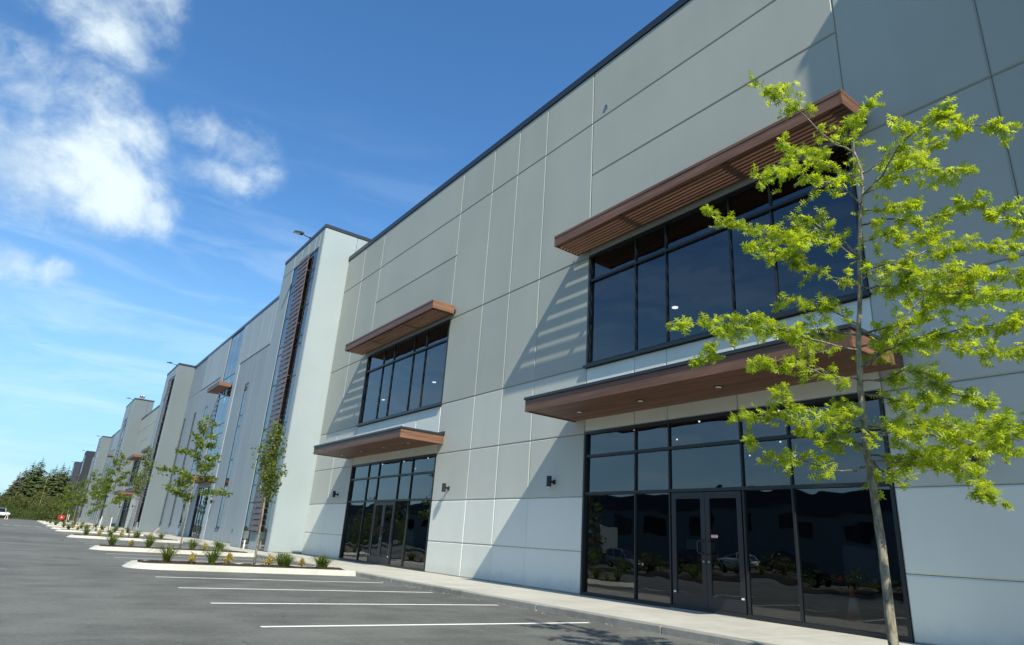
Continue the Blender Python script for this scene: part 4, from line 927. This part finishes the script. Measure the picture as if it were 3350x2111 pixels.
MB().cbox(-1.78, -1.46, 131.85, 132.15, .0, .16, .03).build('foot', MAT['orange'], t); MB().box(-2.0, -1.3, 131.96, 132.0, .75, 1.0).build('board', MAT['white_paint'], t)
# red machine at the far end
t = thing('red_machine', 'small red and black machine with a white emblem standing by the far walkway', 'machine', (6.3, 150, 0))
rx, ry = 6.3, 149.4
b = MB(); b.prism([(ry, .5), (ry+1.2, .5), (ry+1.2, 1.0), (ry+1.0, 1.15), (ry+.1, 1.15), (ry, 1.05)], 'x', rx-.5, rx+.5); b.build('hood', MAT['red_paint'], t)
MB().cbox(rx-.45, rx+.45, ry-.02, ry+1.25, .2, .5, .03).build('chassis', MAT['black_metal'], t)
MB().box(rx-.25, rx+.25, ry-.05, ry-.021, .25, .46).build('grille', MAT['black_metal'], t)
MB().poly([(rx-.12, ry-.01, .8), (rx+.14, ry-.01, .7), (rx+.1, ry-.01, .95), (rx-.05, ry-.01, .98)]).build('emblem', MAT['white_paint'], t)
for x in (rx-.5, rx+.5):
    for y in (ry+.25, ry+.95): wheel(t, x, y, .22, -1 if x < rx else 1)
for i, x in enumerate((7.15, 7.4)):
    t = thing('bollard', 'pale post beside the small red machine', 'bollard', (x, 149, 0), 'pale posts by the red machine'); MB().tube([(x, 149, -.1), (x, 149, 1.35)], .045, 10).build('post', MAT['sticker_white'], t); MB().tube([(x, 149, 1.35), (x, 149, 1.40)], [.045, .015], 10).build('cap', MAT['sticker_white'], t)
# ============================================================ ACROSS THE LOT (seen mirrored in the glass)
bed = MB().box(-15.2, -11.0, -20, 90, -.1, .14).build('median_kerb', MAT['kerb']); struct(bed)
MB().box(-15.0, -11.2, -19.8, 89.8, .1, .17).build('mulch_bed', MAT['mulch'], bed)
rm = random.Random(15)
for i in range(9):
    y = 12+i*5.3; o = place(rm.choice(GR), used, -11.9+rm.uniform(-.3, .5), y, rm.uniform(0, 6), rm.uniform(1.1, 1.8), 'tall grass clump in the planted strip across the parking lot', .16); o['group'] = 'grass clumps across the parking lot'
MT = [bushy(51, 5.2, 4.0, 'leaf_bush', 1700, .22)]
for i, (x, y, sc) in enumerate(((-13.4, 40.5, 1.0), (-13.3, 10.5, 1.5), (-13.2, 62, .6), (-13.0, 7, 1.4), (-13.2, 71, .55), (-13.5, 78, 1.1), (-17, 92, .7), (-17, 100, .6), (-17, 108, .7))):
    o = place(MT[0], used, x, y, i*1.3, sc, 'dense bushy tree in the planted strip across the parking lot', .1); o['group'] = 'bushy trees across the parking lot'
car((-28.5, 49.5, 0), 'car_silver', 'suv', 'light silver sport utility car parked across the lot, beside the box trailer', PI/2+PI/2, None)
car((-28.2, 40.5, 0), 'car_black', 'suv', 'black sport utility car parked across the lot', PI, None)
car((-28.2, 36.2, 0), 'car_white', 'sedan', 'white sedan parked across the lot', .0, None)
car((-28.4, 31, 0), 'car_black', 'pickup', 'black pickup truck parked across the lot', .0, None)
t = thing('box_trailer', 'grey box trailer with white ATS lettering and a red band, parked across the lot', 'trailer', (-31, 60, 0))
MB().cbox(-32.3, -29.7, 54.2, 66.5, 1.15, 4.05, .04).build('box', MAT['paint_grey'], t)
MB().box(-32.0, -30.0, 54.5, 66.2, .85, 1.149).build('chassis', MAT['black_metal'], t)
MB().box(-29.699, -29.694, 54.7, 60.6, 2.15, 2.55).build('red_band', MAT['sticker_red'], t)
text('ATS', 1.35, (-29.69, 56.6, 3.2), (PI/2, 0, PI/2), 'white_paint', t, 'lettering', .003, .25, .03)
text('ATS Healthcare', .40, (-29.69, 57.0, 2.35), (PI/2, 0, PI/2), 'white_paint', t, 'lettering', .003)
for y in (64, 65.2):
    for x in (-32.1, -29.95): wheel(t, x, y, .5, -1 if x < -31 else 1)
MB().tube([(-30.2, 56, 0), (-30.2, 56, .9)], .06, 8).build('landing_leg', MAT['steel'], t)
HB = bushy(61, 1.5, 2.2, 'leaf_bush', 700, .13, 'hedge_shrub'); HB['category'] = 'shrub'
for i in range(0, 22, 2):
    o = place(HB, used, -22.5+rm.uniform(-.5, .5), 20+i*2.0, i*.9, rm.uniform(.8, 1.15), 'dark rounded shrub in the hedge line across the parking lot', -.02); o['group'] = 'hedge shrubs across the parking lot'
op = thing('opposite_building', 'grey two-storey industrial building across the parking lot', 'building', (-46, 45, 0))
MB().box(-62, -42.3, 5, 190, -.1, 8.2).build('wall', MAT['paint_grey'], op)
MB().box(-62.2, -42.0, 4.8, 190.2, 8.201, 8.5).build('coping', MAT['coping'], op)
MB().box(-42.29, -42.0, 5, 190, 6.3, 8.2).build('parapet_band', MAT['paint_dark2'], op)
for i in range(29):
    y = 8+i*6
    w_ = MB().box(-42.32, -42.2, y, y+2.6, 3.9, 5.5).build('window', MAT['frame'], op)
    for k in range(3): MB().box(-42.199, -42.19, y+.06+k*.84, y+.06+k*.84+.78, 3.96, 5.44).build('pane', MAT['car_glass'], w_)
    if i % 3 == 1: MB().box(-42.32, -42.22, y-.5, y+3.1, 0, 3.2).build('loading_door', MAT['paint_blue'], op)

# grit and small stones washed against the kerb
rg = random.Random(8); m = MB()
for i in range(240):
    y = rg.uniform(5, 40); x = WX-abs(rg.gauss(0, .12))-.01; r_ = rg.uniform(.006, .022)
    a = [(x+r_*rg.uniform(.6, 1.2)*math.cos(q*PI/2.5), y+r_*rg.uniform(.6, 1.2)*math.sin(q*PI/2.5), .001) for q in range(5)]
    n = len(m.v); m.v += a+[(x, y, r_*rg.uniform(.6, 1.1))]; m.f += [(n+q, n+(q+1) % 5, n+5) for q in range(5)]
g_ = stuff(m.build('grit', MAT['kerb'])); g_['label'] = 'loose grit and small stones along the foot of the kerb'; g_['category'] = 'grit'
# dark rubber arcs left by turning tyres
for k, (x0, y0, R_, a0, a1, w_) in enumerate(((-6.0, 40, 6.5, -.7, .6, .16), (-6.0, 40, 8.0, -.6, .6, .16), (1.0, 17.6, 1.0, -1.0, -.4, .10), (-1.2, 7.0, 3.4, -.25, .25, .03))):
    mm = MB(); n = 24
    for i in range(n+1):
        a = a0+(a1-a0)*i/n; w2 = w_*(.25+.75*math.sin(PI*i/n)); mm.v += [(x0+(R_-w2/2)*math.cos(a), y0+(R_-w2/2)*math.sin(a), .003), (x0+(R_+w2/2)*math.cos(a), y0+(R_+w2/2)*math.sin(a), .003)]
    for i in range(n): mm.f.append((2*i, 2*i+1, 2*i+3, 2*i+2))
    mm.build('tyre_mark', MAT['rubber_mark'], lot)
